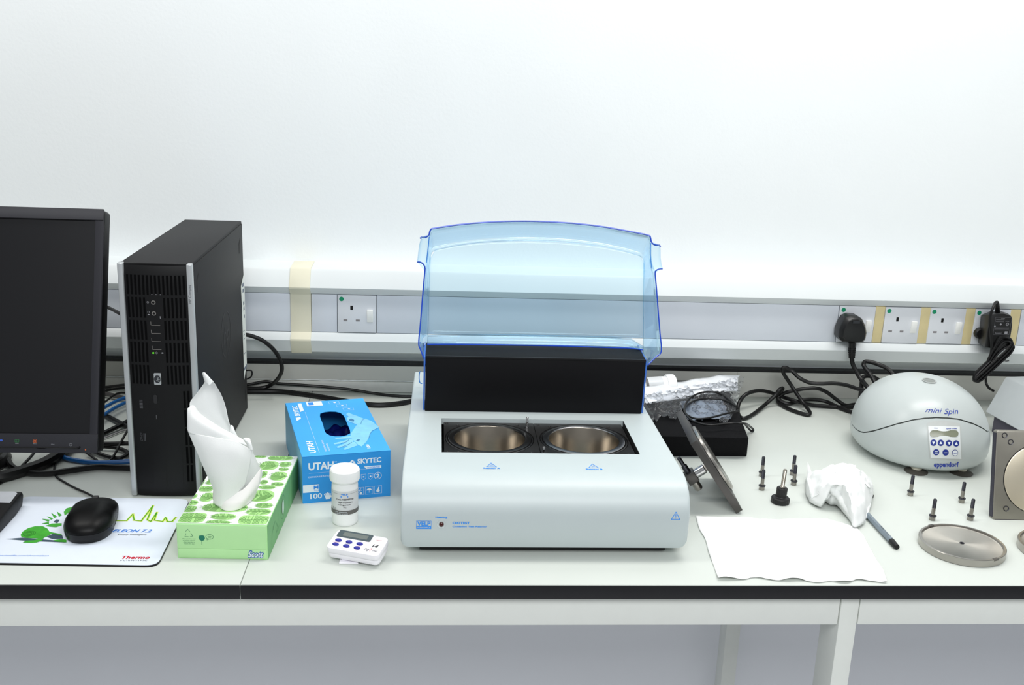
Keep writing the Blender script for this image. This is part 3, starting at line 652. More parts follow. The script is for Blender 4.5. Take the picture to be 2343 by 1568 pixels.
# lit triangular turn-over
obj('turned_fold', sheet([[T(429, 935, .006), T(443, 928, .010), T(462, 949, .010), T(500, 975, .008), T(530, 992, .004), T(556, 1006, .0)],
     [T(429, 958, .0), T(440, 955, -.004), T(465, 968, -.004), T(500, 985, -.003), T(530, 998, -.002), T(560, 1012, -.002)],
     [T(429, 984, .0), T(436, 992, -.004), T(465, 998, -.006), T(500, 1002, -.006), T(530, 1008, -.005), T(566, 1020, -.003)]], amp=.0008), m_tis, ts, solid=.0004)
# main front cone
obj('front_cone', sheet([[T(429, 984, .0), T(450, 993, -.006), T(490, 1001, -.010), T(540, 1010, -.008), T(576, 1030, .0)],
     [T(446, 1025, .0), T(470, 1030, -.010), T(505, 1035, -.015), T(545, 1040, -.012), T(573, 1060, .0)],
     [T(468, 1075, .0), T(485, 1080, -.010), T(510, 1085, -.016), T(540, 1090, -.012), T(563, 1100, .0)],
     [T(487, 1118, .0), T(498, 1122, -.009), T(513, 1126, -.014), T(535, 1128, -.010), T(552, 1135, .0)],
     [T(488, 1150, .0), T(497, 1157, -.009), T(508, 1160, -.014), T(525, 1158, -.010), T(546, 1157, .0)]], amp=.0025, fr=30), m_tis, ts, solid=.0004)
obj('right_fold', sheet([[T(566, 1018, .0), T(570, 1022, .006), T(577, 1030, .010), T(580, 1040, .012)],
     [T(568, 1050, .0), T(575, 1060, .008), T(585, 1062, .016), T(592, 1064, .02)],
     [T(560, 1090, .0), T(572, 1092, .010), T(590, 1088, .022), T(600, 1082, .03)],
     [T(552, 1130, .0), T(566, 1130, .008), T(582, 1122, .018), T(592, 1112, .026)],
     [T(546, 1157, .0), T(552, 1155, .003), T(562, 1148, .008), T(572, 1140, .012)]], amp=.001), m_tis, ts, solid=.0004)
obj('small_point', sheet([[T(556, 1005, .004), T(562, 1002, .004), T(572, 1004, .004)], [T(564, 1012, .0), T(570, 1014, -.002), T(576, 1018, .0)], [T(568, 1026, .0), T(574, 1030, -.002), T(579, 1030, .0)]]), m_tis, ts, solid=.0004)
obj('small_peak', sheet([[T(527, 976, .012), T(530, 973, .012), T(533, 975, .012)], [T(526, 985, .010), T(533, 984, .008), T(538, 988, .010)], [T(524, 992, .008), T(534, 996, .006), T(544, 1000, .008)]], amp=.0003), m_tis, ts, solid=.0004)
# base film collar: a shallow bowl hugging the box top
m_film = mat('tissue_warm', (240, 238, 236), .8, var=.01)
obj('base_fold', sheet([[T(488, 1120, .012), T(520, 1128, -.004), T(556, 1120, -.004), T(598, 1070, .02)], [T(487, 1142, .006), T(515, 1150, -.016), T(556, 1145, -.014), T(592, 1110, .012)],
     [onZ(492, 1152, TH+.002), onZ(515, 1169, TH+.0012), onZ(550, 1165, TH+.0012), onZ(582, 1140, TH+.002)]], amp=.0006), m_film, ts, solid=.0004)
# ================================================================ glove box
a = onZ(693, 1153, 0); b = onZ(893, 1135, 0); rz = atan2(b.y-a.y, b.x-a.x); GW = (b-a).length; GH = .0705
gb = thing('glove_box', 'bright blue cardboard box of disposable gloves with an open oval slot', 'box', tuple(a), rz); GI = WM[gb.name].inverted()
q1 = GI @ onZ(655, 923, GH); q2 = GI @ onZ(837, 912, GH); GD = (q1.y+q2.y)/2
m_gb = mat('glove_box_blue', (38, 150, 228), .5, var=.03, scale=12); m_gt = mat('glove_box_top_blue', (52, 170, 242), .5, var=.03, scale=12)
oc = GI @ onZ(783, 970, GH); o1 = GI @ onZ(733, 948, GH); orx = .0215; ory = .0375
oval = []
for i in range(40):
    t = 2*pi*i/40; x = orx*math.copysign(abs(cos(t))**.55, cos(t)); y = ory*math.copysign(abs(sin(t))**.9, sin(t)); oval.append((oc.x+x-.004, oc.y+y))
def gp(x, y): # close-up photo pixels -> lid plane
    p = GI @ onZ(640+x/5.6, 890+y/5.6, GH); return (p.x, p.y)
ov_ = spline([gp(*p)+(0,) for p in ((512, 335), (560, 303), (660, 291), (760, 303), (818, 345), (865, 450), (906, 552), (885, 588), (790, 612), (680, 609), (592, 572), (552, 455))], 8, True)
ocx = sum(p.x for p in ov_)/len(ov_); ocy = sum(p.y for p in ov_)/len(ov_)
def _ray_oval(a_):
    dx, dy = cos(a_), sin(a_); best = None
    for i in range(len(ov_)):
        p, q = ov_[i-1], ov_[i]; ex_, ey_ = q.x-p.x, q.y-p.y; den = dx*ey_-dy*ex_
        if abs(den) < 1e-12: continue
        t = ((p.x-ocx)*ey_-(p.y-ocy)*ex_)/den; s = ((p.x-ocx)*dy-(p.y-ocy)*dx)/den
        if t > 0 and -.001 <= s <= 1.001: best = (ocx+dx*t, ocy+dy*t)
    return best
oval = [_ray_oval(2*pi*i/40+.01) for i in range(40)]
# carton walls
g = G(); w = .0008
g.box((0, 0, 0), (GW, w, GH)); g.box((0, GD-w, 0), (GW, GD, GH)); g.box((0, w, 0), (w, GD-w, GH)); g.box((GW-w, w, 0), (GW, GD-w, GH)); g.box((w, w, 0), (GW-w, GD-w, w))
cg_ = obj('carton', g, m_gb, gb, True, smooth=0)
def lidmesh(z0, z1, inset=0):
    per = []; n = 40; x0, y0, x1, y1 = 0, 0, GW, GD
    cx_, cy_ = ocx, ocy
    for p in oval:
        dx, dy = p[0]-cx_, p[1]-cy_; t = min([((x1-cx_)/dx if dx > 1e-9 else (x0-cx_)/dx if dx < -1e-9 else 9e9), ((y1-cy_)/dy if dy > 1e-9 else (y0-cy_)/dy if dy < -1e-9 else 9e9)]); per.append([cx_+dx*t, cy_+dy*t])
    for cnr in ((0, 0), (GW, 0), (GW, GD), (0, GD)):
        j = min(range(n), key=lambda i: (per[i][0]-cnr[0])**2+(per[i][1]-cnr[1])**2); per[j] = list(cnr)
    vs = [(p[0], p[1], z1) for p in oval]+[(p[0], p[1], z1) for p in per]+[(p[0], p[1], z0) for p in oval]+[(p[0], p[1], z0) for p in per]
    fs = [(i, (i+1) % n, n+(i+1) % n, n+i) for i in range(n)]+[(2*n+i, 2*n+(i+1) % n, (i+1) % n, i) for i in range(n)]+[(3*n+i, 3*n+(i+1) % n, 2*n+(i+1) % n, 2*n+i) for i in range(n)]
    return G().add(vs, fs)
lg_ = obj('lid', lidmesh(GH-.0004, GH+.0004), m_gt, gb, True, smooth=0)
GF = frame((0, 0, 0), (1, 0, 0), (0, 0, 1)); kk = GW/200
# front print (local metres)
d = D(GF, .0003)
d.text('UTAH', .0085, .0505, .0355, .0105, bold=.035); d.text('TM', .0450, .059, .0035, .0016)
d.text('SKYTEC', .0775, .0545, .0345, .0072, bold=.03)
d.poly([(.0630, .0545), (.0700, .0610), (.0715, .0600), (.0685, .0545)]); d.poly([(.0722, .0600), (.0755, .0545), (.0712, .0545)])
d.line([(.009, .0455), (.0625, .0455)], .0002); d.line([(.0625, .0455), (.112, .0455)], .0002)
d.poly([(.0870, .0495), (.1120, .0495), (.1120, .0455), (.0905, .0455)])
d.text('DISPOSABLE NITRILE GLOVES', .0085, .0385, .047, .0023)
d.rect(.0005, .0165, .0230, .0280)
d.text('100', .0105, .0065, .0165, .0075, bold=.02)
for px_ in range(5): d.line([(.0320+px_*.0016, .0085), (.0305+px_*.0021, .0135-abs(px_-2)*.0009)], .0014)
d.poly([(.0310, .0095), (.0400, .0095), (.0385, .0040), (.0325, .0040)]); d.line([(.0395, .007), (.0425, .0105)], .0014)
d.ring(.1072, .0335, .0052, .0006); d.text('2', .1072, .0307, .0045, .0056, bold=.03, align='CENTER')
for cx_ in (.0865, .0965):
    d.line([(cx_-.0035, .0375), (cx_+.0035, .0375), (cx_+.0032, .0315), (cx_, .0285), (cx_-.0032, .0315)], .0003, True); d.ell(cx_, .0335, .0013, .0010)
for cx_ in (.0810, .0945, .1075): d.line([(cx_-.0055, .0060), (cx_+.0055, .0060), (cx_+.0055, .0175), (cx_-.0055, .0175)], .0003, True)
d.poly([(.0945-.0042, .0120), (.0945-.0025, .0142), (.0945, .0148), (.0945+.0025, .0142), (.0945+.0042, .0120)]); d.line([(.0945, .012), (.0945, .0085)], .0005)
d.ell(.1075, .0100, .0025, .0026); d.line([(.1075, .0115), (.1085, .0150)], .0016)
for a_ in range(6): d.line([(.0810, .0125), (.0810+.0035*cos(a_*pi/3), .0125+.0035*sin(a_*pi/3))], .0004)
d.ell(.0825, .0085, .0018, .0018)
d.out('front_print', m_white_print, cg_, local=True, kind='stuff')
d = D(GF, .0006); d.text('M', .0155, .0212, .0068, .0052, bold=.02); d.text('7½-8', .0158, .0178, .0072, .0024); d.text('POWDER-FREE', .0920, .0464, .0180, .0019, bold=.01)
d.out('front_blue_print', m_print_blue, cg_, local=True)
GT = Matrix.Translation((0, 0, GH+.0004)); R90 = pi/2
d = D(GT, .0002)
d.text('UTAH', .0270-.006, .012, .047, .0088, bold=.035, rot=R90); d.text('SKYTEC', .0160, GD-.066, .048, .0075, bold=.03, rot=R90)
d.poly([(.0085, GD-.089), (.0160, GD-.079), (.0160, GD-.071), (.0085, GD-.0735)]); 
d.poly([(.0185, GD-.048), (.0245, GD-.042), (.0245, GD-.007), (.0185, GD-.007)])
d.line([(.0255, .012), (.0255, GD-.05)], .0003)
d.rect(.0320, GD-.0235, .0570, GD-.0020)
d.text('DISPOSABLE NITRILE', .0365, .014, .045, .0024, rot=R90); d.text('GLOVES', .0415, .014, .030, .0024, rot=R90)
d.text('100', .0990, .014, .0150, .0045, bold=.03, rot=R90)
for cx_, cy_ in ((.076, GD-.013), (.086, GD-.030), (.094, GD-.048)): d.line([(cx_-.008, cy_-.006), (cx_+.008, cy_-.006), (cx_+.008, cy_+.006), (cx_-.008, cy_+.006)], .0003, True); d.ell(cx_+.001, cy_, .002, .0025)
d.out('top_print', m_white_print, lg_, local=True, kind='stuff')
# pale glove picture (flat printed art on the lid)
d = D(GT, .0002)
def gp(x, y): # crop pixels -> lid
    p = GI @ onZ(640+x/5.6, 890+y/5.6, GH); return (p.x, p.y)
d.poly([gp(*p) for p in ((905, 585), (985, 470), (1095, 385), (1180, 420), (1275, 497), (1180, 545), (1155, 600), (1140, 640), (1105, 690), (1050, 745), (1000, 720), (975, 690), (930, 660))])
for q in (((940, 600), (705, 640), (720, 650), (930, 640)), ((935, 640), (690, 705), (705, 720), (935, 680)), ((940, 660), (725, 750), (745, 765), (945, 720)), ((960, 680), (815, 775), (835, 790), (1000, 730)), ((1000, 480), (850, 330), (880, 310), (1080, 395))):
    d.poly([gp(*p) for p in q])
d.poly([gp(*p) for p in ((860, 380), (900, 345), (960, 340), (1080, 390), (1030, 455), (980, 460), (870, 420))])
d.out('glove_picture', mat('glove_art', (132, 205, 245), .5, var=.08, scale=90), lg_, local=True)
d = D(GT, .0005)
d.poly([gp(*p) for p in ((975, 675), (1000, 650), (1030, 655), (1015, 680))]); d.poly([gp(*p) for p in ((885, 400), (915, 385), (955, 405), (950, 425), (900, 420))])
d.line([gp(*p) for p in ((890, 655), (860, 685), (790, 705))], .0008); d.line([gp(*p) for p in ((925, 690), (880, 720), (800, 750))], .0008); d.line([gp(*p) for p in ((1040, 455), (1055, 410), (1080, 390))], .0006)
d.line([gp(*p) for p in ((1140, 640), (1155, 590), (1180, 548), (1275, 500))], .0006)
d.out('picture_lines', mat('art_dark', (50, 120, 165), .5), lg_, local=True, kind='stuff')
d = D(GT, .0005); d.rect(.0350, GD-.019, .0430, GD-.006); d.out('size_square', m_print_blue, lg_, local=True)
obj('side_print', G().box((-.0004, .0, .002), (-.0001, GD, GH-.001)), mat('glove_box_side', (120, 190, 225), .5), gb, True)
gm = mat('nitrile_glove_blue', (8, 24, 110), .4)
def gl(u, v):
    x = .014+(GW-.028)*u; y = .02+(GD-.04)*v; return Vector((x, y, .020+.020*(.5+.5*noise.noise(Vector((x*40, y*34, 1))))+.006*noise.noise(Vector((x*120, y*90, 5)))))
g = G().grid(gl, 40, 50).xf(WM[gb.name]); o = obj('glove', g, gm, solid=.0006); tag(o, 'crumpled dark blue glove seen inside the glove box slot', 'glove')
# ================================================================ white jar
def jar(root, M, label_z=(.018, .052), h=.066, r=.0178):
    obj('jar_body', G().lathe([(r*.90, 0), (r*.97, .0015), (r*.985, .004), (r, .006), (r, h-.010), (r*.975, h-.006), (r*.975, h+.004)], 48, M), m_white_pl, root, True)
    g = G(); n = 72; pr = []
    lidp = [(r*1.10, h-.003), (r*1.14, h-.001), (r*1.14, h+.009), (r*1.12, h+.0118), (r*1.04, h+.0135), (0.0001, h+.0140)]
    vs = []; fs = []
    for k_, (rr, z) in enumerate(lidp):
        for i in range(n): q = rr*(1+(.012 if (i % 2 and 1 <= k_ <= 2) else 0)); a_ = 2*pi*i/n; vs.append((q*cos(a_), q*sin(a_), z))
    for k_ in range(len(lidp)-1):
        for i in range(n): j = (i+1) % n; fs.append((k_*n+i, k_*n+j, (k_+1)*n+j, (k_+1)*n+i))
    fs.append(tuple(range(n))[::-1]); g.add(vs, fs, M); obj('lid', g, m_white_pl, root, True, smooth=20)
    pl_ = obj('paper_label', G().lathe([(r+.0002, label_z[0]), (r+.0003, label_z[1])], 48, M, False, False), mat('jar_label', (214, 216, 218), .35, .0), root, True, fix=False)
    return pl_
jp = onZ(787, 1206, 0)+Vector((0, .0165, 0))
jr = thing('jar', 'small white screw-top jar of sealing grease standing in front of the glove box', 'jar', (jp.x, jp.y, 0), radians(0))
jl_ = jar(jr, XY); r = .0178
def jw(x, y, e): a_ = -pi/2+x/(r)+.08; q = r+.0003+e; return Vector((q*cos(a_), q*sin(a_), y))
d = D(None, .0002, jw)
for z0_ in (.0185,):
    n_ = 24
    for i in range(n_): xa = -r*1.7+i*r*3.4/n_; xb = -r*1.7+(i+1)*r*3.4/n_; d.rect(xa, z0_, xb, z0_+.0058)
d.out('label_band', mat('jar_band', (100, 98, 96), .5), jl_, local=True)
d = D(None, .0003, jw); d.text('Code A00000236', 0, .0395, .024, .0024, bold=.02, align='CENTER'); d.text('High temperature', .001, .0355, .019, .0019, bold=.015, align='CENTER'); d.text('sealing grease', -.001, .0320, .017, .0019, bold=.015, align='CENTER'); d.text('20 g', 0, .0285, .004, .0014, align='CENTER')
for zz, ww in ((.0275, .006), (.0258, .007), (.0242, .010)): d.line([(-.019, zz), (-.019+ww, zz)], .0004)
for i in range(12): d.rect(-r*1.5+i*r*.25, .0485, -r*1.5+(i+1)*r*.25, .0487)
d.out('label_lettering', m_black_print, jl_, local=True)
d = D(None, .0003, jw); d.rect(-.0055, .0452, .0045, .0462); d.text('VELP', -.0005, .0466, .0090, .0026, bold=.03, align='CENTER'); d.rect(-.0055, .0438, .0045, .0450); d.out('label_logo', m_print_blue, jl_, local=True)
d = D(None, .0005, jw); d.text('Code: A00000236', -.014, .0215, .017, .0013, align='LEFT'); d.text('sealing grease', -.014, .0193, .018, .0013); d.out('band_lettering', m_white_print, jl_, local=True)
# second jar, lying on its side behind the reactor
j2 = thing('jar', 'white grease jar lying on its side behind the reactor', 'jar', (.405, 1.795, .036))
M2 = frame((0, 0, 0), (0, 1, 0), (0, 0, 1)) 
ax = Vector((-.98, -.12, -.05)).normalized()
endp = onY(1541, 868, 1.795)
M2 = Matrix.Translation(Vector((endp.x-.405, 0, .050-.036+.0))) @ (ax).to_track_quat('Z', 'Y').to_matrix().to_4x4() @ Matrix.Translation((0, 0, .075)) @ Matrix.Rotation(pi, 4, 'X') 
jar(j2, M2, h=.064, r=.0178)
obj('label_band', G().lathe([(.0182, .0185), (.0182, .024)], 48, M2, False, False), MATS['jar_band'], j2, True)
# ================================================================ timer
tm = thing('timer', 'small white digital timer with six blue buttons, tilted on its clip', 'timer', (-.093, 1.205, 0), 0)
# corners of the upper face, taken on a plane tipped towards the viewer
A0 = Vector(onZ(744, 1252, .0195)); A1 = Vector(onZ(862, 1276, .0195)); A2 = Vector(onZ(893, 1232, .0275)); A3 = Vector(onZ(776, 1214, .0275))
rx_ = ((A1-A0)+(A2-A3)).normalized(); uy_ = ((A3-A0)+(A2-A1)).normalized(); TMt = frame(A0, rx_, uy_); wT = (A1-A0).length; hT = ((A3-A0).length+(A2-A1).length)/2
tc_ = obj('case', G().prism(rrect(0, 0, wT, hT, .006), TMt @ Matrix.Translation((0, 0, -.0085)), .0085), mat('timer_white', (248, 246, 252), .35, var=.004), tm, bevel=.0012)
obj('case_back', G().prism(rrect(.001, .001, wT-.001, hT-.001, .006), TMt @ Matrix.Translation((0, 0, -.0165)), .0077), MATS['timer_white'], tm, bevel=.0015)
u = hT/60.
db_ = obj('display_bezel', G().prism(rrect(wT*.055, hT*.62, wT*.705, hT*.985, .002, 3), TMt, .0004), mat('timer_bezel', (62, 78, 84), .3), tm)
obj('display', G().prism([(wT*.16, hT*.69), (wT*.63, hT*.69), (wT*.63, hT*.90), (wT*.16, hT*.90)], TMt @ Matrix.Translation((0, 0, .0003)), .0003), mat('lcd_grey', (104, 112, 108), .25), db_)
for r_ in range(2):
    for c_ in range(3):
        bx = wT*(.15+.205*c_)+(-.0*r_); by = hT*(.43-.22*r_)
        obj('button', G().lathe([(1, 0), (1, .0012), (.85, .0018)], 20, TMt @ Matrix.Translation((bx, by, 0)) @ Matrix.Diagonal((wT*.062, hT*.066, 1, 1))), mat('button_blue', (28, 32, 150), .35), tc_)
d = D(TMt, .0002); d.text('14', wT*.79, hT*.40, wT*.11, hT*.14, bold=.04, shear=.2, align='LEFT'); d.text('Digi', wT*.69, hT*.19, wT*.10, hT*.11, shear=.3); d.text('imer', wT*.845, hT*.19, wT*.10, hT*.10, shear=.3)
for c_ in range(3): d.text(('HR', 'MIN', 'SEC')[c_], wT*(.15+.205*c_), hT*.53, wT*.045, hT*.03, align='CENTER')
d.text('MEMORY', wT*.355, hT*.31, wT*.10, hT*.03, align='CENTER'); d.out('black_lettering', m_black_print, tc_)
d = D(TMt, .0002); d.text('MODE', wT*.85, hT*.76, wT*.10, hT*.04, align='CENTER'); d.text('T', wT*.795, hT*.17, wT*.05, hT*.16, shear=.3); d.text('START/STOP', wT*.14, hT*.31, wT*.15, hT*.03, align='CENTER'); d.text('CLEAR', wT*.56, hT*.31, wT*.08, hT*.03, align='CENTER'); d.text('CLOCK', wT*.56, hT*.08, wT*.07, hT*.03, align='CENTER')
d.out('red_lettering', mat('red_ink', (190, 50, 60), .5), tc_)
d = D(TMt, .0002); d.line([(wT*.71, hT*.62), (wT*.76, hT*.98)], .0003); d.line([(wT*.71, hT*.62), (wT*.93, hT*.62)], .0002); d.out('case_groove', mat('groove_grey', (190, 190, 198), .5), tm)
c0 = TMt @ Vector((wT*.42, .0015, -.0165)); 
obj('clip', G().box((c0.x-.012, c0.y-.003, .0002), (c0.x+.012, c0.y+.020, .0022)).box((c0.x-.009, c0.y+.004, .002), (c0.x+.009, c0.y+.007, c0.z+.002)), MATS['timer_white'], tm, bevel=.0006)
# ================================================================ oxidation reactor
RX0, RX1, RY0, RY1, RT = -.0375, .3335, 1.206, 1.690, .1012
rc = thing('test_reactor', 'pale blue-grey bench reactor with a raised blue see-through hood and two round wells', 'laboratory instrument', ((RX0+RX1)/2, RY0, 0))
m_body = mat('reactor_paint', (194, 204, 205), .38, var=.01, scale=20, bump=.06, bscale=1800)
front = [(1.2125, .0135), (1.209, .024), (1.207, .040), (1.206, .058), (1.2072, .0665), (1.2100, .0745), (1.2145, .0825), (1.2205, .0890), (1.2280, .0945), (1.2370, .0985), (1.2470, .1005), (1.258, RT)]
OY0, OY1, OX0, OX1 = 1.3195, 1.4555, .0135, .2865
prof = front+[(OY0, RT), (OY1, RT), (RY1-.006, RT), (RY1, RT-.006), (RY1, .0135)]
nP = len(prof)
cols = []
def zb(x):   # rounded lower front corners
    e = min(x-RX0, RX1-x); r = .011
    return 0.0135+(r-sqrt(max(0, r*r-(r-e)**2)) if e < r else 0)
xs = [RX0, RX0+.0004, RX0+.0012, RX0+.0025, RX0+.005, RX0+.008, RX0+.011]
xs = xs+[OX0, OX1]+[RX0+RX1-x for x in xs[::-1]]
def inset(x):
    e = min(x-RX0, RX1-x); r = .0025
    return r-sqrt(max(0, r*r-(r-e)**2)) if e < r else 0
vs = []; 
for x in xs:
    i_ = inset(x)
    for (y, z) in prof:
        yy = y+i_ if y < 1.3 else y; zz = z-(i_ if z > .09 else 0)
        tap = .006*max(0, (y-1.25)/.44); xx = x+(tap if x < .1 else -tap*.4) if not (x in (OX0, OX1)) else x
        vs.append((xx, yy, max(zz, zb(x))))
fs = []
ix0 = xs.index(OX0); kO = len(front)
for i in range(len(xs)-1):
    for k in range(nP-1):
        if i == ix0 and k == kO: continue
        a = i*nP+k; fs.append((a, a+1, a+nP+1, a+nP))
fs.append(tuple(range(nP))); fs.append(tuple(range((len(xs)-1)*nP, len(xs)*nP))[::-1])
# bottom
for i in range(len(xs)-1): fs.append((i*nP, (i+1)*nP, (i+1)*nP+nP-1, i*nP+nP-1))
hs_ = obj('housing', G().add(vs, fs), m_body, rc, smooth=40)
obj('shadow_plinth', G().box((RX0+.024, RY0+.022, .0020), (RX1-.024, RY1-.012, .0134)), m_rubber, rc)  # guessed black base, added to deepen the contact shadow under the housing
# opening liner and the two black plates with wells
zp_ = RT-.0055
g = G(); e = .0006
Q8 = [(OX0, OY0, RT-.0004), (OX1, OY0, RT-.0004), (OX1, OY1, RT-.0004), (OX0, OY1, RT-.0004), (OX0, OY0, zp_-.010), (OX1, OY0, zp_-.010), (OX1, OY1, zp_-.010), (OX0, OY1, zp_-.010)]
obj('opening_liner', G().add(Q8, [(0, 1, 5, 4), (1, 2, 6, 5), (3, 0, 4, 7)]), m_dark, rc, fix=False, smooth=0)
obj('opening_rear_lip', G().box((OX0, OY1-.0004, zp_-.004), (OX1, OY1+.001, RT-.0003)), m_body, rc)
obj('recess_floor', G().box((OX0-.002, OY0-.002, .030), (OX1+.002, OY1+.002, .032)), m_dark, rc)
m_plate = mat('reactor_plate_black', (54, 53, 53), .32, .6, var=.25, scale=30, bump=.08, bscale=900)
m_well = mat('well_steel', (160, 152, 140), .22, 1., var=.15, scale=14)
XM = (OX0+OX1)/2+.0005
for (xa, xb, cx_, cy_, bright) in ((OX0+.0035, XM-.0004, .0820, 1.3885, 0), (XM+.0004, OX1-.0035, .2178, 1.3870, 1)):
    ya, yb = OY0-.008, OY1-.002; n = 64; rr = .0505
    lab = 'black square plate with a greased black ring' if not bright else 'black square plate with a clean steel ring'
    per = []
    for i in range(n):
        dx, dy = cos(2*pi*i/n), sin(2*pi*i/n)
        t = min((xb-cx_)/dx if dx > 1e-9 else (xa-cx_)/dx if dx < -1e-9 else 9, (yb-cy_)/dy if dy > 1e-9 else (ya-cy_)/dy if dy < -1e-9 else 9); per.append([cx_+dx*t, cy_+dy*t])
    for cn in ((xa, ya), (xb, ya), (xb, yb), (xa, yb)):
        j = min(range(n), key=lambda i: (per[i][0]-cn[0])**2+(per[i][1]-cn[1])**2); per[j] = list(cn)
    prf = [(None, zp_-.005), (None, zp_), (.0640, zp_), (.0632, zp_-.003), (.0600, zp_-.003), (.0592, zp_)]
    vs = []; 
    for r_, z in prf:
        for i in range(n): vs.append((per[i][0], per[i][1], z) if r_ is None else (cx_+r_*cos(2*pi*i/n), cy_+r_*sin(2*pi*i/n), z))
    fs = [(k*n+i, k*n+(i+1) % n, (k+1)*n+(i+1) % n, (k+1)*n+i) for k in range(len(prf)-1) for i in range(n)]
    wp_ = o = obj('well_plate', G().add(vs, fs), m_plate, rc, smooth=30); o['label'] = lab
    obj('seal_ring', G().lathe([(.0630, zp_-.0026), (.0626, zp_-.0006), (.0612, zp_+.0002), (.0602, zp_-.0006), (.0598, zp_-.0026)], 64, Matrix.Translation((cx_, cy_, 0)), False, False), m_rubber, wp_)
    obj('well_rim', G().lathe([(.0592, zp_-.001), (.0592, zp_+.0004), (.0580, zp_+.0012), (.0520, zp_+.0012), (.0508, zp_+.0002)], 64, Matrix.Translation((cx_, cy_, 0)), False, False), (mat('rim_grey_steel', (120, 120, 122), .3, 1.) if bright else mat('rim_black', (34, 33, 33), .3, .6)), wp_)
    obj('round_well', G().lathe([(.0510, zp_+.0004), (.0502, zp_-.0008), (.0500, zp_-.044), (.0488, zp_-.046)], 96, Matrix.Translation((cx_, cy_, 0)), False, False), m_well, wp_)
    obj('well_bottom', G().lathe([(.0488, zp_-.046), (.030, zp_-.0462), (.0001, zp_-.0462)], 96, Matrix.Translation((cx_, cy_, 0)), False, False), mat('well_bottom_steel', (232, 226, 212), .25, .9, var=.05, scale=20), wp_)
    for (dx, dy) in ((-.0440, .052), (-.0605, .060), (.0440, .0545), (-.0600, -.0540), (-.0450, -.0555), (.0560, -.0555)):
        x_ = min(max(cx_+dx, xa+.004), xb-.004)
        obj('bolt_hole', G().lathe([(.0024, 0), (.0021, .0004), (.0016, .0001), (.0016, -.003), (0.0001, -.003)], 16, Matrix.Translation((x_, cy_+dy, zp_+.0001)), False, False), m_plate, wp_)
for (x_, y_, h_, r_) in ((.1395, 1.436, .016, .0022), (.1545, 1.334, .010, .0020)):
    obj('steel_pin', G().lathe([(r_*1.4, 0), (r_*1.4, .001), (r_, .0012), (r_, h_-.0008), (r_*.75, h_)], 16, Matrix.Translation((x_, y_, zp_))), m_chrome, rc)
for fx, fy in ((.005, 1.275), (.292, 1.275), (-.005, 1.66), (.300, 1.66)): obj('foot', G().lathe([(.013, 0), (.014, .003), (.014, .0138)], 24, Matrix.Translation((fx, fy, 0))), m_rubber, rc)
# black rear box
BZ0 = RT; pb = onY(975, 812, 1.487)
bt = onY(1226, 818, 1.487).z
obj('rear_housing', G().hexa([(-.0115, 1.487, BZ0), (.3195, 1.487, BZ0), (.3195, 1.545, BZ0), (-.0115, 1.545, BZ0)], [(-.0115, 1.485, bt), (.3205, 1.485, bt), (.3205, 1.545, bt+.004), (-.0115, 1.545, bt+.004)]), mat('rear_box_black', (6, 6, 10), .6, var=.04, spec=.2), rc, bevel=.001)
obj('rear_housing_trim', G().box((-.0117, 1.4838, bt-.0030), (.3210, 1.4862, bt+.0003)), mat('rear_box_trim', (12, 12, 16), .45, spec=.3), rc, bevel=.0004)
# front panel prints
RF = frame((0, 1.2055, 0), (1, 0, 0), (0, 0, 1))
def fwz(x, z, e):  # onto the curved front profile
    for k in range(len(front)-1):
        (ya, za), (yb, zb2) = front[k], front[k+1]
        if za <= z <= zb2: return Vector((x, ya+(yb-ya)*(z-za)/(zb2-za)-e, z))
    return Vector((x, front[-1][0], z))
d = D(None, .0003, fwz)
d.rect(-.0178, .0415, .0012, .0425); d.rect(-.0178, .0525, .0012, .0530); d.rect(-.0178, .0415, -.0174, .0530); d.rect(.0008, .0415, .0012, .0530); d.rect(-.0178, .0420, .0012, .0455)
d.text('VELP', -.0083, .0464, .0168, .0056, bold=.03, align='CENTER')
d.text('Heating', .0137, .0570, .0148, .0022, bold=.03, align='CENTER')
d.text('OXITEST', .0280, .0487, .0220, .0030, bold=.04)
d.text('Oxidation Test Reactor', .0280, .0443, .0440, .0019, bold=.025)
d.line([(.3093, .0572), (.3203, .0572), (.3148, .0668)], .0008, True); d.line([(.3148, .0640), (.3148, .0605)], .0008); d.ell(.3148, .0590, .0005, .0005)
d.out('blue_lettering', m_print_blue, hs_)
d = D(None, .0005, fwz); d.text('SCIENTIFICA', -.0083, .0428, .0172, .0017, bold=.02, align='CENTER'); d.out('pale_lettering', m_body, hs_)
for nm, cx_, s in (('a', .0790, 'Reactor A'), ('b', .2148, 'Reactor B')):
    def dk(x, y, e, cx_=cx_): return Vector((cx_+x, 1.264+y, RT-(0 if 1.264+y > 1.258 else (1.258-1.264-y)*.06)+e))
    d = D(None, .0003, dk); d.line([(-.0066, .0050), (.0066, .0050), (0, .0185)], .0008, True); d.line([(-.002, .008), (.002, .010)], .0006); d.line([(-.002, .011), (.002, .013)], .0006)
    d.text(s, 0, -.002, .022, .0042, bold=.03, align='CENTER'); d.out('warning_mark', m_print_blue, hs_)
obj('lamp_surround', G().lathe([(.0056, 0), (.0056, .0002), (.0033, -.0004), (.0033, -.002)], 28, Matrix.Translation((.0140, 1.2062, .0482)) @ Matrix.Rotation(pi/2, 4, 'X'), False, False), mat('lamp_ring', (206, 216, 216), .3), rc)
obj('indicator_lamp', G().lathe([(.0031, 0), (.0028, .0012), (.0018, .0020), (.0001, .0023)], 20, Matrix.Translation((.0140, 1.2062, .0482)) @ Matrix.Rotation(pi/2, 4, 'X')), mat('lamp_red_off', (66, 16, 12), .2), rc)
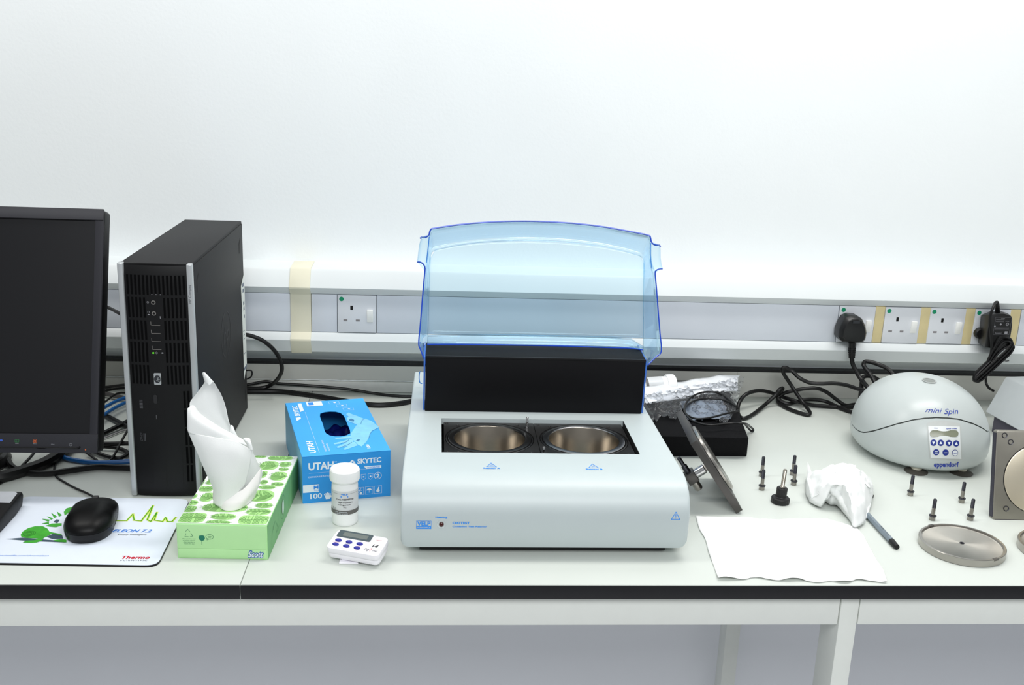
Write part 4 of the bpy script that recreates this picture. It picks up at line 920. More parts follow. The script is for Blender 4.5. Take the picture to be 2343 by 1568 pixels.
# ---- hood
mh = bpy.data.materials.new('hood_clear_blue'); mh.use_nodes = True; nt = mh.node_tree; nt.nodes.clear()
out = nt.nodes.new('ShaderNodeOutputMaterial'); lw = nt.nodes.new('ShaderNodeLayerWeight'); lw.inputs['Blend'].default_value = .5
cr = nt.nodes.new('ShaderNodeValToRGB'); cr.color_ramp.elements[0].position = .12; cr.color_ramp.elements[0].color = (.885, .965, 1, 1); cr.color_ramp.elements[1].position = 1.; cr.color_ramp.elements[1].color = (.66, .82, .96, 1)
tr_ = nt.nodes.new('ShaderNodeBsdfTransparent'); gl_ = nt.nodes.new('ShaderNodeBsdfGlossy'); gl_.inputs['Roughness'].default_value = .06; gl_.inputs['Color'].default_value = (.9, .97, 1, 1)
df = nt.nodes.new('ShaderNodeBsdfTranslucent'); df.inputs['Color'].default_value = (.25, .62, .95, 1)
fr_ = nt.nodes.new('ShaderNodeFresnel'); ge_ = nt.nodes.new('ShaderNodeNewGeometry'); mp_ = nt.nodes.new('ShaderNodeMapRange'); mp_.inputs['To Min'].default_value = 1.42; mp_.inputs['To Max'].default_value = 1/1.42; nt.links.new(ge_.outputs['Backfacing'], mp_.inputs['Value']); nt.links.new(mp_.outputs[0], fr_.inputs['IOR'])
m1 = nt.nodes.new('ShaderNodeMixShader'); m2 = nt.nodes.new('ShaderNodeMixShader'); m1.inputs[0].default_value = .012
nt.links.new(lw.outputs['Facing'], cr.inputs['Fac']); nt.links.new(cr.outputs['Color'], tr_.inputs['Color'])
nt.links.new(tr_.outputs[0], m1.inputs[1]); nt.links.new(df.outputs[0], m1.inputs[2]); nt.links.new(fr_.outputs[0], m2.inputs[0]); nt.links.new(m1.outputs[0], m2.inputs[1]); nt.links.new(gl_.outputs[0], m2.inputs[2]); nt.links.new(m2.outputs[0], out.inputs[0])
m_edge = mat('hood_edge_blue', (36, 78, 196), .15, var=.02)
m_edge2 = mat('hood_edge_light', (60, 140, 225), .15, var=.02)
def yr(z): return 1.495+.22*(z-.20)      # plane of the free rim
def yp(z): return 1.560+.10*(z-.20)      # plane of the back panel
def hit(px, py, fn):
    y = 1.5
    for _ in range(12): q = onY(px, py, y); y = fn(q.z)
    return onY(px, py, y)
A1_ = [(976, 836), (962, 800), (958, 785), (962, 740), (968, 665), (973, 622), (976, 603), (980, 565), (983, 545), (984, 532), (988, 524)]
B1_ = [(978, 836), (978, 806), (978, 788), (979, 740), (981, 665), (982, 625), (983, 607), (984, 592), (985, 584), (988, 577), (996, 572)]
arcA = [(988, 524), (1040, 516), (1090, 510.5), (1140, 507.5), (1200, 506.5), (1260, 508), (1320, 512), (1380, 519), (1440, 529.5), (1484, 539)]
arcB = [(996, 572), (1042, 562), (1090, 555.5), (1140, 551.5), (1200, 550), (1260, 551.5), (1320, 556), (1380, 564), (1430, 575), (1466, 586)]
A2_ = [(1484, 539), (1489, 545), (1489, 560), (1488.5, 582), (1491, 605), (1499, 626), (1502, 660), (1507, 725), (1510, 762), (1513, 804), (1500, 818), (1482, 836)]
B2_ = [(1466, 586), (1471, 591), (1473, 597), (1473.5, 606), (1473.5, 618), (1473.5, 635), (1473, 665), (1473, 725), (1472.5, 762), (1472, 800), (1472, 815), (1472, 836)]
A_ = A1_+arcA[1:]+A2_[1:]; B_ = B1_+arcB[1:]+B2_[1:]
PA = [hit(*p, yr) for p in A_]; PB = [hit(*p, yp) for p in B_]
# smooth the wall/panel corner with an intermediate ring
def mixring(t, push): return [PA[i].lerp(PB[i], t)+Vector((0, push, 0)) for i in range(len(PA))]
rings = [PA, mixring(.33, .004), mixring(.66, .008), mixring(.88, .009), PB]
g = G(); nA = len(PA); vs = [p for r_ in rings for p in r_]
fs = [(k*nA+i, k*nA+i+1, (k+1)*nA+i+1, (k+1)*nA+i) for k in range(len(rings)-1) for i in range(nA-1)]
g.add(vs, fs)
hood = obj('hood', g, mh, rc, solid=.0022, fix=True, smooth=60)
# back panel as strips between left and right of ring PB
cB = sum(PB, Vector())/nA
rows = 18; g = G(); left = PB[:len(B1_)]; right = PB[len(B1_)+len(arcB)-2:][::-1]; arc = PB[len(B1_)-1:len(B1_)+len(arcB)-1]
n1 = len(arc)
def lat(L, z):
    for a, b in zip(L, L[1:]):
        if (a.z-z)*(b.z-z) <= 0 and abs(a.z-b.z) > 1e-7: return a.lerp(b, (z-a.z)/(b.z-a.z))
    return L[0] if z < L[0].z else L[-1]
zlo = hit(1226, 768, yp).z; ztl = PB[len(B1_)-1]
vs = []; fs = []
NC = 28
def topz(x):
    L = arc
    for a, b in zip(L, L[1:]):
        if a.x <= x <= b.x: return a.lerp(b, (x-a.x)/(b.x-a.x)).z
    return L[0].z if x < L[0].x else L[-1].z
zside = min(left[-1].z, right[-1].z)-.012
for j in range(rows+1):
    z = zlo+(zside-zlo)*j/rows; l = lat(left, z); r_ = lat(right, z)
    for i in range(NC+1):
        u = i/NC; vs.append(l.lerp(r_, u))
ztopL, ztopR = lat(left, zside).x, lat(right, zside).x
for j in range(1, 7):
    for i in range(NC+1):
        x = ztopL+(ztopR-ztopL)*i/NC; xx = min(max(x, arc[0].x), arc[-1].x); zt = topz(xx)
        z = zside+(zt-zside)*j/6; xq = x+(xx-x)*(j/6); vs.append(Vector((xq, yp(z), z)))
R_ = rows+6
fs = [(j*(NC+1)+i, j*(NC+1)+i+1, (j+1)*(NC+1)+i+1, (j+1)*(NC+1)+i) for j in range(R_) for i in range(NC)]
obj('hood_panel', G().add(vs, fs), mh, hood, solid=.0022, smooth=60)
# lower lip curling forward
def yl(z): return 1.528
Lp = [(979, 768), (1060, 766), (1180, 767), (1300, 769), (1400, 772), (1442, 775), (1472, 797)]
Le = [(977.5, 788.5), (1060, 788.5), (1180, 790), (1300, 792.5), (1400, 796), (1442, 797), (1471.5, 801)]
PL = [hit(*p, yp) for p in Lp]; PE = [hit(*p, yl) for p in Le]
g = G(); k = len(PL); mid = [PL[i].lerp(PE[i], .5)+Vector((0, -.004, .004)) for i in range(k)]
g.add(PL+mid+PE, [(r_*k+i, r_*k+i+1, (r_+1)*k+i+1, (r_+1)*k+i) for r_ in range(2) for i in range(k-1)])
obj('hood_lip', g, mh, hood, solid=.002, smooth=60)
obj('lip_edge', G().tube(spline(PE, 6), .0011, 6), m_edge, hood)
# ears (finger grips) flaring outwards
def ear(inner, outer, nm='finger_grip'):
    I = [hit(*p, yr) for p in inner]; O = [hit(*p, lambda z: yr(z)-.006) for p in outer]; M_ = [I[i].lerp(O[i], .5)+Vector((0, .002, 0)) for i in range(len(I))]
    k = len(I); g = G().add(I+M_+O, [(r_*k+i, r_*k+i+1, (r_+1)*k+i+1, (r_+1)*k+i) for r_ in range(2) for i in range(k-1)])
    return obj(nm, g, mh, hood, solid=.0018, smooth=60)
ear([(984, 534), (982, 548), (980, 565), (977, 590), (974, 612), (972.5, 622)], [(980.5, 540.5), (965, 543.5), (960, 560), (958, 575), (956, 592), (955, 599)])
ear([(1490, 552), (1489.5, 562), (1488.5, 582), (1491, 605), (1495, 616), (1499, 626)], [(1497, 558.5), (1510, 561.5), (1511, 575), (1511, 590), (1513, 604), (1516, 615)])
def eb(pts, m, fn=yr, r_=.0011, nm='hood_edge'): obj(nm, G().tube(spline([hit(*p, fn) for p in pts], 5), r_, 6), m, hood)
eb([(976, 836), (962, 800), (958, 785), (962, 740), (968, 665), (972, 622), (972, 612), (968, 604), (961, 600), (954, 600)], m_edge)
eb([(961, 546), (965, 543), (974, 543), (981, 538), (983.5, 530), (986.5, 524.5), (994, 522.5), (1040, 515.5), (1090, 510.5), (1140, 507.5), (1200, 506.5), (1260, 508), (1320, 512), (1380, 519), (1440, 529.5), (1482, 538), (1488, 543), (1490, 552), (1494, 558), (1501, 561), (1508, 561), (1511, 565)], m_edge, r_=.0012)
eb([(1516, 615.5), (1508, 616), (1502, 619), (1499, 626), (1502, 660), (1507, 725), (1510, 762), (1513, 804), (1500, 818), (1482, 836)], m_edge)
eb([(982, 542), (980, 565), (977, 590), (975.5, 602)], m_edge2, r_=.0007); eb([(1488.5, 556), (1488, 582), (1490, 605), (1492, 615)], m_edge2, r_=.0007)
# hinge arms beside the black box
for sx, pts in ((-1, [(975, 830), (977, 830), (973.5, 935), (971.5, 932)]), (1, [(1472, 830), (1480, 832), (1474, 940), (1470, 938)])):
    x_ = -.0133 if sx < 0 else .3222
    g = G().hexa([(x_-.0012, 1.492, RT), (x_+.0012, 1.492, RT), (x_+.0012, 1.535, RT), (x_-.0012, 1.535, RT)], [(x_-.0012, 1.486, .186), (x_+.0012, 1.486, .186), (x_+.0012, 1.56, .190), (x_-.0012, 1.56, .190)])
    obj('hinge_arm', g, mat('hinge_arm_blue', (50, 110, 205), .2, var=.02), rc)
g = G().tube(spline([onY(963, 850, 1.60), onY(960, 853, 1.60), onY(959, 866, 1.60), onY(961, 876, 1.60), onY(966, 878, 1.60)], 5), .0008, 6); obj('hinge_clip', g, m_edge2, rc)
# ================================================================ leaning square plate with valve
P2 = Vector((.4395, 1.346, .0004)); P1 = onY(1578, 1014, 1.349); dv_ = (P1-P2); L = dv_.length; dv_ = dv_.normalized(); yv = Vector((.06, 1, 0)).normalized(); nv = dv_.cross(yv).normalized()
if nv.x < 0: nv = -nv
MLP = Matrix(((dv_.x, yv.x, nv.x, P2.x), (dv_.y, yv.y, nv.y, P2.y), (dv_.z, yv.z, nv.z, P2.z), (0, 0, 0, 1)))
lp = thing('reactor_cover_plate', 'square steel cover plate with valve leaning against the right side of the reactor', 'metal plate', (P2.x, P2.y+.06, 0))
m_pl = mat('plate_edge_steel', (84, 82, 80), .42, .75, var=.08, scale=40)
S_ = .130
g = G().box((0, 0, 0), (S_, S_, .0105), MLP); obj('plate', g, m_pl, lp, bevel=.0006)
obj('raised_disc', G().lathe([(.054, .0106), (.054, .0145), (.052, .0156), (.047, .0148), (.0001, .0148)], 64, MLP @ Matrix.Translation((S_/2, S_/2, 0)), False, False), m_steel, lp)
obj('seal_ring', G().lathe([(.0575, .0106), (.057, .0116), (.0555, .0116), (.055, .0106)], 64, MLP @ Matrix.Translation((S_/2, S_/2, 0)), False, False), m_rubber, lp)
for a_, b_ in ((.012, .012), (.118, .012), (.118, .118), (.012, .118)): obj('bolt_hole', G().cyl(MLP @ Vector((a_, b_, .0105)), MLP @ Vector((a_, b_, .0109)), .0035), m_dark, lp)
MV = MLP @ Matrix.Translation((S_*.50, S_*.36, 0)) @ Matrix.Rotation(pi, 4, 'X')
obj('nut', G().lathe([(.0055, 0), (.0055, .004), (.0045, .005)], 6, MV), m_bolt, lp)
obj('sleeve', G().lathe([(.0050, .0045), (.0072, .0052), (.0072, .020), (.006, .021)], 32, MV), m_chrome, lp)
obj('valve_block', G().box((-.009, -.009, .020), (.009, .009, .036), MV), mat('valve_grey', (88, 86, 84), .35, .8), lp, bevel=.0012)
obj('outlet', G().lathe([(.0062, 0), (.0062, .014), (.0052, .016)], 24, MV @ Matrix.Translation((-.008, 0, .028)) @ Matrix.Rotation(-pi/2, 4, 'Y')), m_steel, lp)
obj('valve_stem', G().lathe([(.0045, 0), (.0045, .012), (.003, .014), (.003, .028)], 16, MV @ Matrix.Translation((.008, 0, .028)) @ Matrix.Rotation(pi/2, 4, 'Y')), m_boltdark, lp)
# ================================================================ foam block, bag and thin cable
fb = G(); fz = .038
f0 = onZ(1711, 1044, 0); f1 = onZ(1717, 1008, fz)
fo = obj('foam_block', G().hexa([(.352, 1.566, 0), (.520, 1.570, 0), (.556, 1.80, 0), (.352, 1.80, 0)], [(.350, 1.560, fz), (f1.x, 1.555, fz), (.552, 1.80, fz), (.350, 1.80, fz)]), mat('black_foam', (15, 15, 17), .9, var=.2, scale=400, bump=.3, bscale=1500, spec=.15), bevel=.0015)
tag(fo, 'large black foam block lying between the reactor and the loose black cable', 'foam block')
fo2 = obj('foam_strip', G().box((.395, 1.828, .0005), (.500, 1.870, .036)), MATS['black_foam'], bevel=.002); tag(fo2, 'narrow black foam piece behind the lying jar, against the upstand', 'foam piece')
mbag = bpy.data.materials.new('clear_bag_film'); mbag.use_nodes = True; nt = mbag.node_tree; nt.nodes.clear()
out = nt.nodes.new('ShaderNodeOutputMaterial'); t_ = nt.nodes.new('ShaderNodeBsdfTransparent'); t_.inputs['Color'].default_value = (.93, .94, .96, 1)
g_ = nt.nodes.new('ShaderNodeBsdfGlossy'); g_.inputs['Roughness'].default_value = .08; dd = nt.nodes.new('ShaderNodeBsdfDiffuse'); dd.inputs['Color'].default_value = (.8, .83, .88, 1)
tc = nt.nodes.new('ShaderNodeTexCoord'); nz = nt.nodes.new('ShaderNodeTexNoise'); nz.inputs['Scale'].default_value = 120; nz.inputs['Detail'].default_value = 5; bp = nt.nodes.new('ShaderNodeBump'); bp.inputs['Strength'].default_value = .9; bp.inputs['Distance'].default_value = .003
nt.links.new(tc.outputs['Object'], nz.inputs['Vector']); nt.links.new(nz.outputs['Fac'], bp.inputs['Height']); nt.links.new(bp.outputs['Normal'], g_.inputs['Normal'])
f_ = nt.nodes.new('ShaderNodeFresnel'); f_.inputs['IOR'].default_value = 1.4; nt.links.new(bp.outputs['Normal'], f_.inputs['Normal'])
a_ = nt.nodes.new('ShaderNodeMixShader'); b_ = nt.nodes.new('ShaderNodeMixShader'); a_.inputs[0].default_value = .045
nt.links.new(t_.outputs[0], a_.inputs[1]); nt.links.new(dd.outputs[0], a_.inputs[2]); nt.links.new(f_.outputs[0], b_.inputs[0]); nt.links.new(a_.outputs[0], b_.inputs[1]); nt.links.new(g_.outputs[0], b_.inputs[2]); nt.links.new(b_.outputs[0], out.inputs[0])
bagc = [(1478, 930), (1500, 950), (1530, 950), (1560, 945), (1600, 965), (1640, 968), (1660, 945), (1695, 935)]
bg = thing('plastic_bag', 'crinkled clear plastic bag with a shiny white seal, lying on the black foam block', 'bag', (.45, 1.70, fz))
def bagf(u, v):
    px_ = 1470+(1702-1470)*u-(1-v)*22*u; 
    pyb = 955+10*sin(u*9)+8*sin(u*23); pyt = 916-44*u
    py_ = pyb+(pyt-pyb)*v
    p = onZ(px_, py_, fz+.004)
    z = fz+.0015+.014*(1-abs(noise.noise(Vector((p.x*30, p.y*60, 2))))*2.2)*.6+.008*abs(noise.noise(Vector((p.x*110, p.y*70, 7))))+.004*v; z = max(z, fz+.001)
    return Vector((p.x, p.y, z))
obj('bag_film', G().grid(bagf, 90, 50), mbag, bg, fix=False, smooth=20)
def bagf2(u, v):
    p = bagf(u*.98, 1); q = onZ(1474+(1688-1474)*u, 926-32*u-24*v-4*v*u, fz+.006)
    return Vector((q.x, min(q.y, 1.84), fz+.006+.0020*sin(v*9)+.0025*noise.noise(Vector((q.x*38, v*3, 1)))+.012*v))
mseal = mat('bag_seal_white', (232, 235, 239), .12, .0, var=.05, scale=80, bump=.35, bscale=60, spec=.8)
obj('seal_strip', G().grid(bagf2, 60, 12), mseal, bg, solid=.0006, smooth=40)
# bluish inner pouch visible in the cable loop
def pou(u, v):
    a0, a1 = onZ(1572, 958, fz+.008), onZ(1658, 935, fz+.008); t0 = onZ(1588, 915, fz+.008); 
    x = a0.x+(a1.x-a0.x)*u+.01*v; y = a0.y+(t0.y-a0.y)*v+.012*u
    return Vector((x, y, fz+.004+.008*abs(noise.noise(Vector((x*50, y*40, 9))))+.006*sin(u*pi)*sin(v*pi)))
obj('inner_pouch', G().grid(pou, 30, 20), mat('pouch_film', (112, 122, 136), .2, var=.25, scale=60, bump=.7, bscale=120), bg, smooth=30)
def fz_(px_, py_, z=None): return onZ(px_, py_, fz+.0125 if z is None else z)
o = obj('thin_cable', G().tube(spline([fz_(1690, 940), fz_(1660, 947), fz_(1620, 957), fz_(1590, 958), fz_(1570, 948), fz_(1566, 937), fz_(1575, 925), fz_(1600, 914), fz_(1640, 913), fz_(1668, 920), fz_(1684, 930), fz_(1664, 912), fz_(1645, 900), fz_(1618, 897), fz_(1595, 902), fz_(1575, 915), fz_(1566, 935), fz_(1572, 952), fz_(1590, 966), fz_(1625, 973), fz_(1670, 969), fz_(1705, 970), fz_(1716, 976, .018), fz_(1724, 984, .005), fz_(1720, 987, .003), fz_(1712, 980, .010), fz_(1705, 971, .03)], 8), .0018, 8), m_rubber)
tag(o, 'thin black cable coiled in a loop on top of the plastic bag', 'cable')
# ================================================================ loose black mains cable
def c3(L): return [onZ(a, b, c_) if c_ < 5 else onY(a, b, c_-5) for a, b, c_ in L]
s7 = lambda x, y: (1660+x/7.1, 810+y/7.1)
def S7(x, y, z): a, b = s7(x, y); return (a, b, z)
pts = c3([S7(2600, 800, .004), S7(2340, 840, .004), S7(2120, 820, .004), S7(1950, 835, .006), S7(1800, 740, .016), S7(1640, 620, .030), S7(1480, 560, .038), S7(1300, 565, .036), S7(1100, 600, .030), S7(950, 640, .022),
          S7(870, 700, .014), S7(900, 770, .008), S7(1020, 810, .005), S7(1150, 780, .006), S7(1300, 745, .010), S7(1480, 745, .010), S7(1650, 780, .008), S7(1800, 850, .005), S7(2000, 930, .004), S7(2250, 990, .004)])
o = obj('mains_cable', G().tube(spline(pts, 8), .0036, 10), m_rubber); tag(o, 'black mains cable running in waves behind the centrifuge, lower of the pile', 'cable', 'loose mains cables by the centrifuge')
pts = c3([S7(2300, 600, .062), S7(2150, 570, .060), S7(1950, 505, .058), S7(1750, 480, .056), S7(1550, 485, .052), S7(1370, 470, .052), S7(1200, 390, .060), S7(1080, 280, .070), S7(980, 225, .076), S7(930, 240, .074), S7(945, 320, .064), S7(1060, 500, .042),
          S7(1180, 680, .024), S7(1280, 820, .012), S7(1370, 950, .006), S7(1330, 990, .004), S7(1180, 950, .004), S7(1000, 880, .004), S7(860, 790, .005), S7(850, 700, .012), S7(900, 620, .026), S7(930, 560, .034), S7(880, 580, .034), S7(800, 680, .022), S7(650, 820, .008), S7(450, 980, .004), S7(300, 1050, .004), S7(220, 1000, .005), S7(200, 900, .008), S7(230, 780, .018), S7(330, 660, .030), S7(520, 600, .032), S7(700, 620, .026), S7(900, 690, .014), S7(1150, 770, .012), S7(1350, 820, .006), S7(1600, 850, .004), S7(1900, 865, .004), S7(2200, 850, .004)])
o = obj('mains_cable', G().tube(spline(pts, 8), .0036, 10), m_rubber); tag(o, 'long black mains cable looping high over the pile beside the foam block', 'cable', 'loose mains cables by the centrifuge')
# ================================================================ mains plug with its lead
pg = thing('mains_plug', 'black three-pin mains plug and lead in the socket left of the filler plates', 'plug', (.774, 1.832, .16))
def pl(px, py, y=1.806): return onY(px, py, y)
outl = [(1934, 727), (1945, 722), (1962, 723), (1972, 729), (1980, 745), (1983, 762), (1980, 778), (1974, 784), (1950, 786), (1926, 782), (1918, 772), (1920, 755), (1926, 740)]
F_ = [pl(*p) for p in outl]; c_ = sum(F_, Vector())/len(F_)
Bk = [Vector((c_.x+(p.x-c_.x)*1.0, 1.829, c_.z+(p.z-c_.z)*1.0)) for p in F_]; Fi = [Vector((c_.x+(p.x-c_.x)*.78, 1.797, c_.z+(p.z-c_.z)*.80)) for p in F_]
n = len(F_); g = G().add(Bk+F_+Fi, [(r_*n+i, r_*n+(i+1) % n, (r_+1)*n+(i+1) % n, (r_+1)*n+i) for r_ in range(2) for i in range(n)]+[tuple(range(n))[::-1], tuple(range(2*n, 3*n))])
obj('plug_body', g, mat('plug_black', (15, 15, 16), .35), pg, bevel=.0012)
obj('maker_mark', G().box((c_.x-.006, 1.7955, c_.z+.014), (c_.x+.007, 1.797, c_.z+.019)), mat('plug_relief', (40, 42, 46), .3), pg)
s0_ = pl(1950, 784, 1.812); s1_ = pl(1949, 819, 1.812)
g = G().cyl(s0_, s1_, .0068, .0052, 16)
for k in range(5): q = s0_.lerp(s1_, .35+.14*k); g.cyl(q, q+(s1_-s0_).normalized()*.0022, .0072-.0003*k, n=16)
obj('strain_relief', g, m_rubber, pg)
g = G().tube(spline([s1_, pl(1951, 833, 1.812), pl(1960, 852, 1.805), pl(1973, 872, 1.79), pl(1990, 892, 1.76), onZ(2010, 915, .02)], 8), .0042, 10); obj('lead', g, m_rubber, pg)
for lb, L in (('black lead loop arching up behind the centrifuge dome', [(2060, 880, 6.76), (2035, 848, 6.79), (2012, 835, 6.80), (1988, 828, 6.81), (1978, 829, 6.81), (1977, 838, 6.80), (1990, 855, 6.79), (2003, 878, 6.77), (2012, 905, 6.76)]),
              ('short black lead bend left of the centrifuge dome', [(2010, 870, 6.80), (1996, 862, 6.80), (1981, 861, 6.80), (1973, 867, 6.80), (1971, 885, 6.79), (1969, 905, 6.77), (1968, 925, 6.75)])):
    o = obj('lead', G().tube(spline(c3(L), 8), .0040, 10), m_rubber); tag(o, lb, 'cable', 'leads behind the centrifuge')
# ================================================================ power adapter with bundled lead
ad = thing('power_adapter', 'black wall power adapter with a bundled thin lead hanging from it', 'power adapter', (1.045, 1.832, .165))
def pa(px, py, y=1.782): return onY(px, py, y)
s6 = lambda x, y: (2200+x/6.53, 660+y/6.53)
outl = [s6(*p) for p in ((430, 385), (560, 372), (640, 375), (740, 410), (760, 440), (758, 560), (735, 700), (700, 880), (560, 895), (430, 895), (350, 885))]
F_ = [pa(*p) for p in outl]
outb = [s6(*p) for p in ((285, 400), (420, 345), (600, 345), (690, 370), (730, 410), (735, 560), (720, 700), (690, 850), (480, 890), (330, 870), (240, 810))]
Bk = [pa(*p, y=1.829) for p in outb]; n = len(F_)
g = G().add(Bk+F_, [(i, (i+1) % n, n+(i+1) % n, n+i) for i in range(n)]+[tuple(range(n))[::-1], tuple(range(n, 2*n))])
mb = mat('adapter_black', (17, 17, 18), .42)
ab_ = obj('adapter_body', g, mb, ad, bevel=.0025)
q = pa(2200+225/6.53, 660+670/6.53, 1.822); obj('side_lug', G().lathe([(.008, -.005), (.0105, -.003), (.0105, .003), (.008, .005)], 24, Matrix.Translation((q.x+.006, q.y, q.z)) @ Matrix.Rotation(pi/2, 4, 'X')), mb, ad)
AF = frame(pa(*s6(468, 690), y=1.7815), (1, 0, 0), (0, 0, 1)); fx = (pa(*s6(700, 690)).x-AF.translation.x)/232
d = D(AF, .0003); P_ = lambda x, y: ((x-468)*fx, (690-y)*fx)
d.line([P_(468, 435), P_(705, 435), P_(705, 690), P_(468, 690)], .0002, True)
d.ring(*P_(655, 535), .0026, .0007); d.text('FC', *P_(650, 545), w=.003, h=.0028, align='CENTER'); d.ell(*P_(558, 538), .0018, .0018); d.ell(*P_(476, 570), .0016, .0016)
d.text('PHIHONG', *P_(495, 680), w=.0125, h=.0026, shear=.1); d.rect(*P_(635, 680), *P_(680, 640))
d.text('SWITCHING', *P_(550, 455), w=.007, h=.0012); d.text('c UL us', *P_(620, 495), w=.007, h=.0018)
for yy in (470, 500, 590, 605, 620): d.line([P_(480, yy), P_(600 if yy < 550 else 690, yy)], .0003)
d.out('rating_print', mat('adapter_print', (150, 150, 155), .5), ab_, kind='stuff')
q0 = pa(*s6(540, 350), y=1.80); q1 = pa(*s6(535, 205), y=1.79)
obj('lead_boot', G().cyl(q0, q1, .0050, .0030, 12), m_rubber, ad)
w = lambda x, y, yy: pa(*s6(x, y), y=yy)
obj('lead', G().tube(spline([q1, w(505, 215, 1.785), w(470, 290, 1.775), w(435, 400, 1.774), w(425, 520, 1.774), w(440, 700, 1.774), w(450, 900, 1.774), w(430, 1020, 1.775), w(400, 1090, 1.775)], 8), .0026, 8), m_rubber, ad)
for i in range(7):
    o_ = (i-3)*9; dz = 1.772+.0045*(i % 3); e_ = (i-3)*16
    g = G().tube(spline([w(420+o_, 1090+o_*.4, dz), w(520+o_*1.6, 930+o_, dz), w(620+e_, 830+o_*2.6-20, dz), w(700+e_*.9, 775+e_*1.3+20, dz), w(745+e_*.5, 790+e_*1.2+20, dz-.002), w(765+e_*.3, 850+e_*.8, dz-.002), w(700+o_, 950+o_, dz-.003), w(560+o_, 1080+o_, dz-.003), w(400+o_*1.2, 1230+o_*.8, dz-.002), w(270+e_*.9, 1350+o_*.4, dz), w(200+e_*.4+20, 1395+i*2-10, dz), w(185+e_*.3+12, 1365-i*2, dz+.002), w(235+o_, 1280+o_*.5, dz+.003), w(420+o_, 1100+o_*.4, dz+.003)], 6), .0023, 6); obj('lead_coil', g, m_rubber, ad)
obj('lead_tie', G().tube(spline([w(470, 1130, 1.765), w(520, 1080, 1.763), w(560, 1060, 1.768), w(610, 1070, 1.78), w(660, 1088, 1.785), w(710, 1083, 1.785)], 6), .0008, 6), m_rubber, ad)
obj('lead_end', G().tube(spline([w(400, 1250, 1.78), w(365, 1330, 1.79), w(370, 1420, 1.79), w(410, 1490, 1.78), w(475, 1530, 1.76)], 8), .0024, 8), m_rubber, ad)
# ================================================================ grey instrument cut by the right frame edge
dv2 = thing('instrument', 'light grey sloping-faced instrument cut off by the right edge', 'laboratory instrument', (1.09, 1.74, 0))
y0 = 1.715
a = onY(2252, 943, y0); cT = onY(2300, 861, y0+.045); bB = onY(2297, 982, y0-.06); 
dirx = Vector((bB.x-a.x, bB.y-a.y, 0)).normalized(); ln_ = .20
a2 = a+dirx*ln_+Vector((0, 0, (bB.z-a.z)/((bB-a).length)*ln_*0)); c2 = cT+dirx*(ln_-.03)
bk = Vector((-dirx.y, dirx.x, 0)); 
if bk.y < 0: bk = -bk
def zs(p, z): return Vector((p.x, p.y, z))
H0, H1 = a.z, cT.z
obj('grey_cover', G().hexa([a, a2, a2+bk*.12, a+bk*.12], [cT, zs(c2, H1), zs(c2, H1)+bk*.07, cT+bk*.07]), mat('instrument_grey', (170, 176, 178), .4, var=.015), dv2, bevel=.004, seg=3)
i0 = zs(a, 0)+dirx*.012+bk*.012; i1 = zs(a2, 0)+bk*.012-dirx*.01
obj('dark_base', G().hexa([zs(i0, .0), zs(i1, .0), zs(i1, .0)+bk*.09, zs(i0, 0)+bk*.09], [zs(i0, H0+.002), zs(i1, H0+.002), zs(i1, H0+.002)+bk*.09, zs(i0, H0+.002)+bk*.09]), mat('instrument_base', (66, 62, 80), .5), dv2, bevel=.002)
# ================================================================ steel plate leaning at the right edge
sp0 = Vector((.8165, 1.333, 0)); tpz = .1275; leanv = Vector((0, .030, .1275)).normalized()
sx_ = Vector((.9985, -.035, 0)).normalized()
sp = thing('steel_plate', 'square steel plate with a round disc face standing at the right edge', 'metal plate', (.88, 1.34, 0))
MS = frame(sp0, sx_, leanv)
obj('plate', G().prism(rrect(0, 0, .131, .131, .003, 3), MS @ Matrix.Translation((0, 0, -.0105)), .0105), mat('plate_face_steel', (158, 154, 144), .4, .85, var=.08, scale=30), sp, bevel=.0008)
obj('edge_band', G().box((-.0006, .004, -.0100), (.0004, .127, -.0008), MS), mat('plate_dark_edge', (60, 58, 72), .5, .5), sp)
obj('lower_edge', G().box((.003, -.0005, -.0095), (.128, .0006, .0003), MS), MATS['plate_dark_edge'], sp)
def S8(x, y):
    px_, py_ = 2220+x/3.92, 860+y/3.92; d_ = ray(px_, py_); n_ = MS.col[2].to_3d(); t = (sp0-CAM).dot(n_)/d_.dot(n_); q = CAM+d_*t-sp0; return q.dot(MS.col[0].to_3d()), q.dot(MS.col[1].to_3d())
cx_, cy_ = S8(303, 920); rdisc = .0500; cxx = cx_+rdisc
obj('round_face', G().lathe([(rdisc, -.0002), (rdisc, .0009), (rdisc-.0012, .0014), (.0001, .0014)], 72, MS @ Matrix.Translation((cxx, cy_, 0)), False, False), mat('disc_face_steel', (222, 212, 190), .36, .8, var=.05, scale=18), sp)
obj('ring_groove', G().lathe([(rdisc+.0011, .0001), (rdisc+.0011, .0004), (rdisc+.0002, .0004), (rdisc+.0002, .0001)], 72, MS @ Matrix.Translation((cxx, cy_, 0)), False, False), m_dark, sp)
for q in ((308, 535), (362, 595), (322, 1193)):
    x_, y_ = S8(*q); obj('bolt_hole', G().lathe([(.0042, .0001), (.0040, .0006), (.0030, .0003), (.0030, -.002), (.0001, -.002)], 20, MS @ Matrix.Translation((x_, y_, .0003)), False, False), m_boltdark, sp)
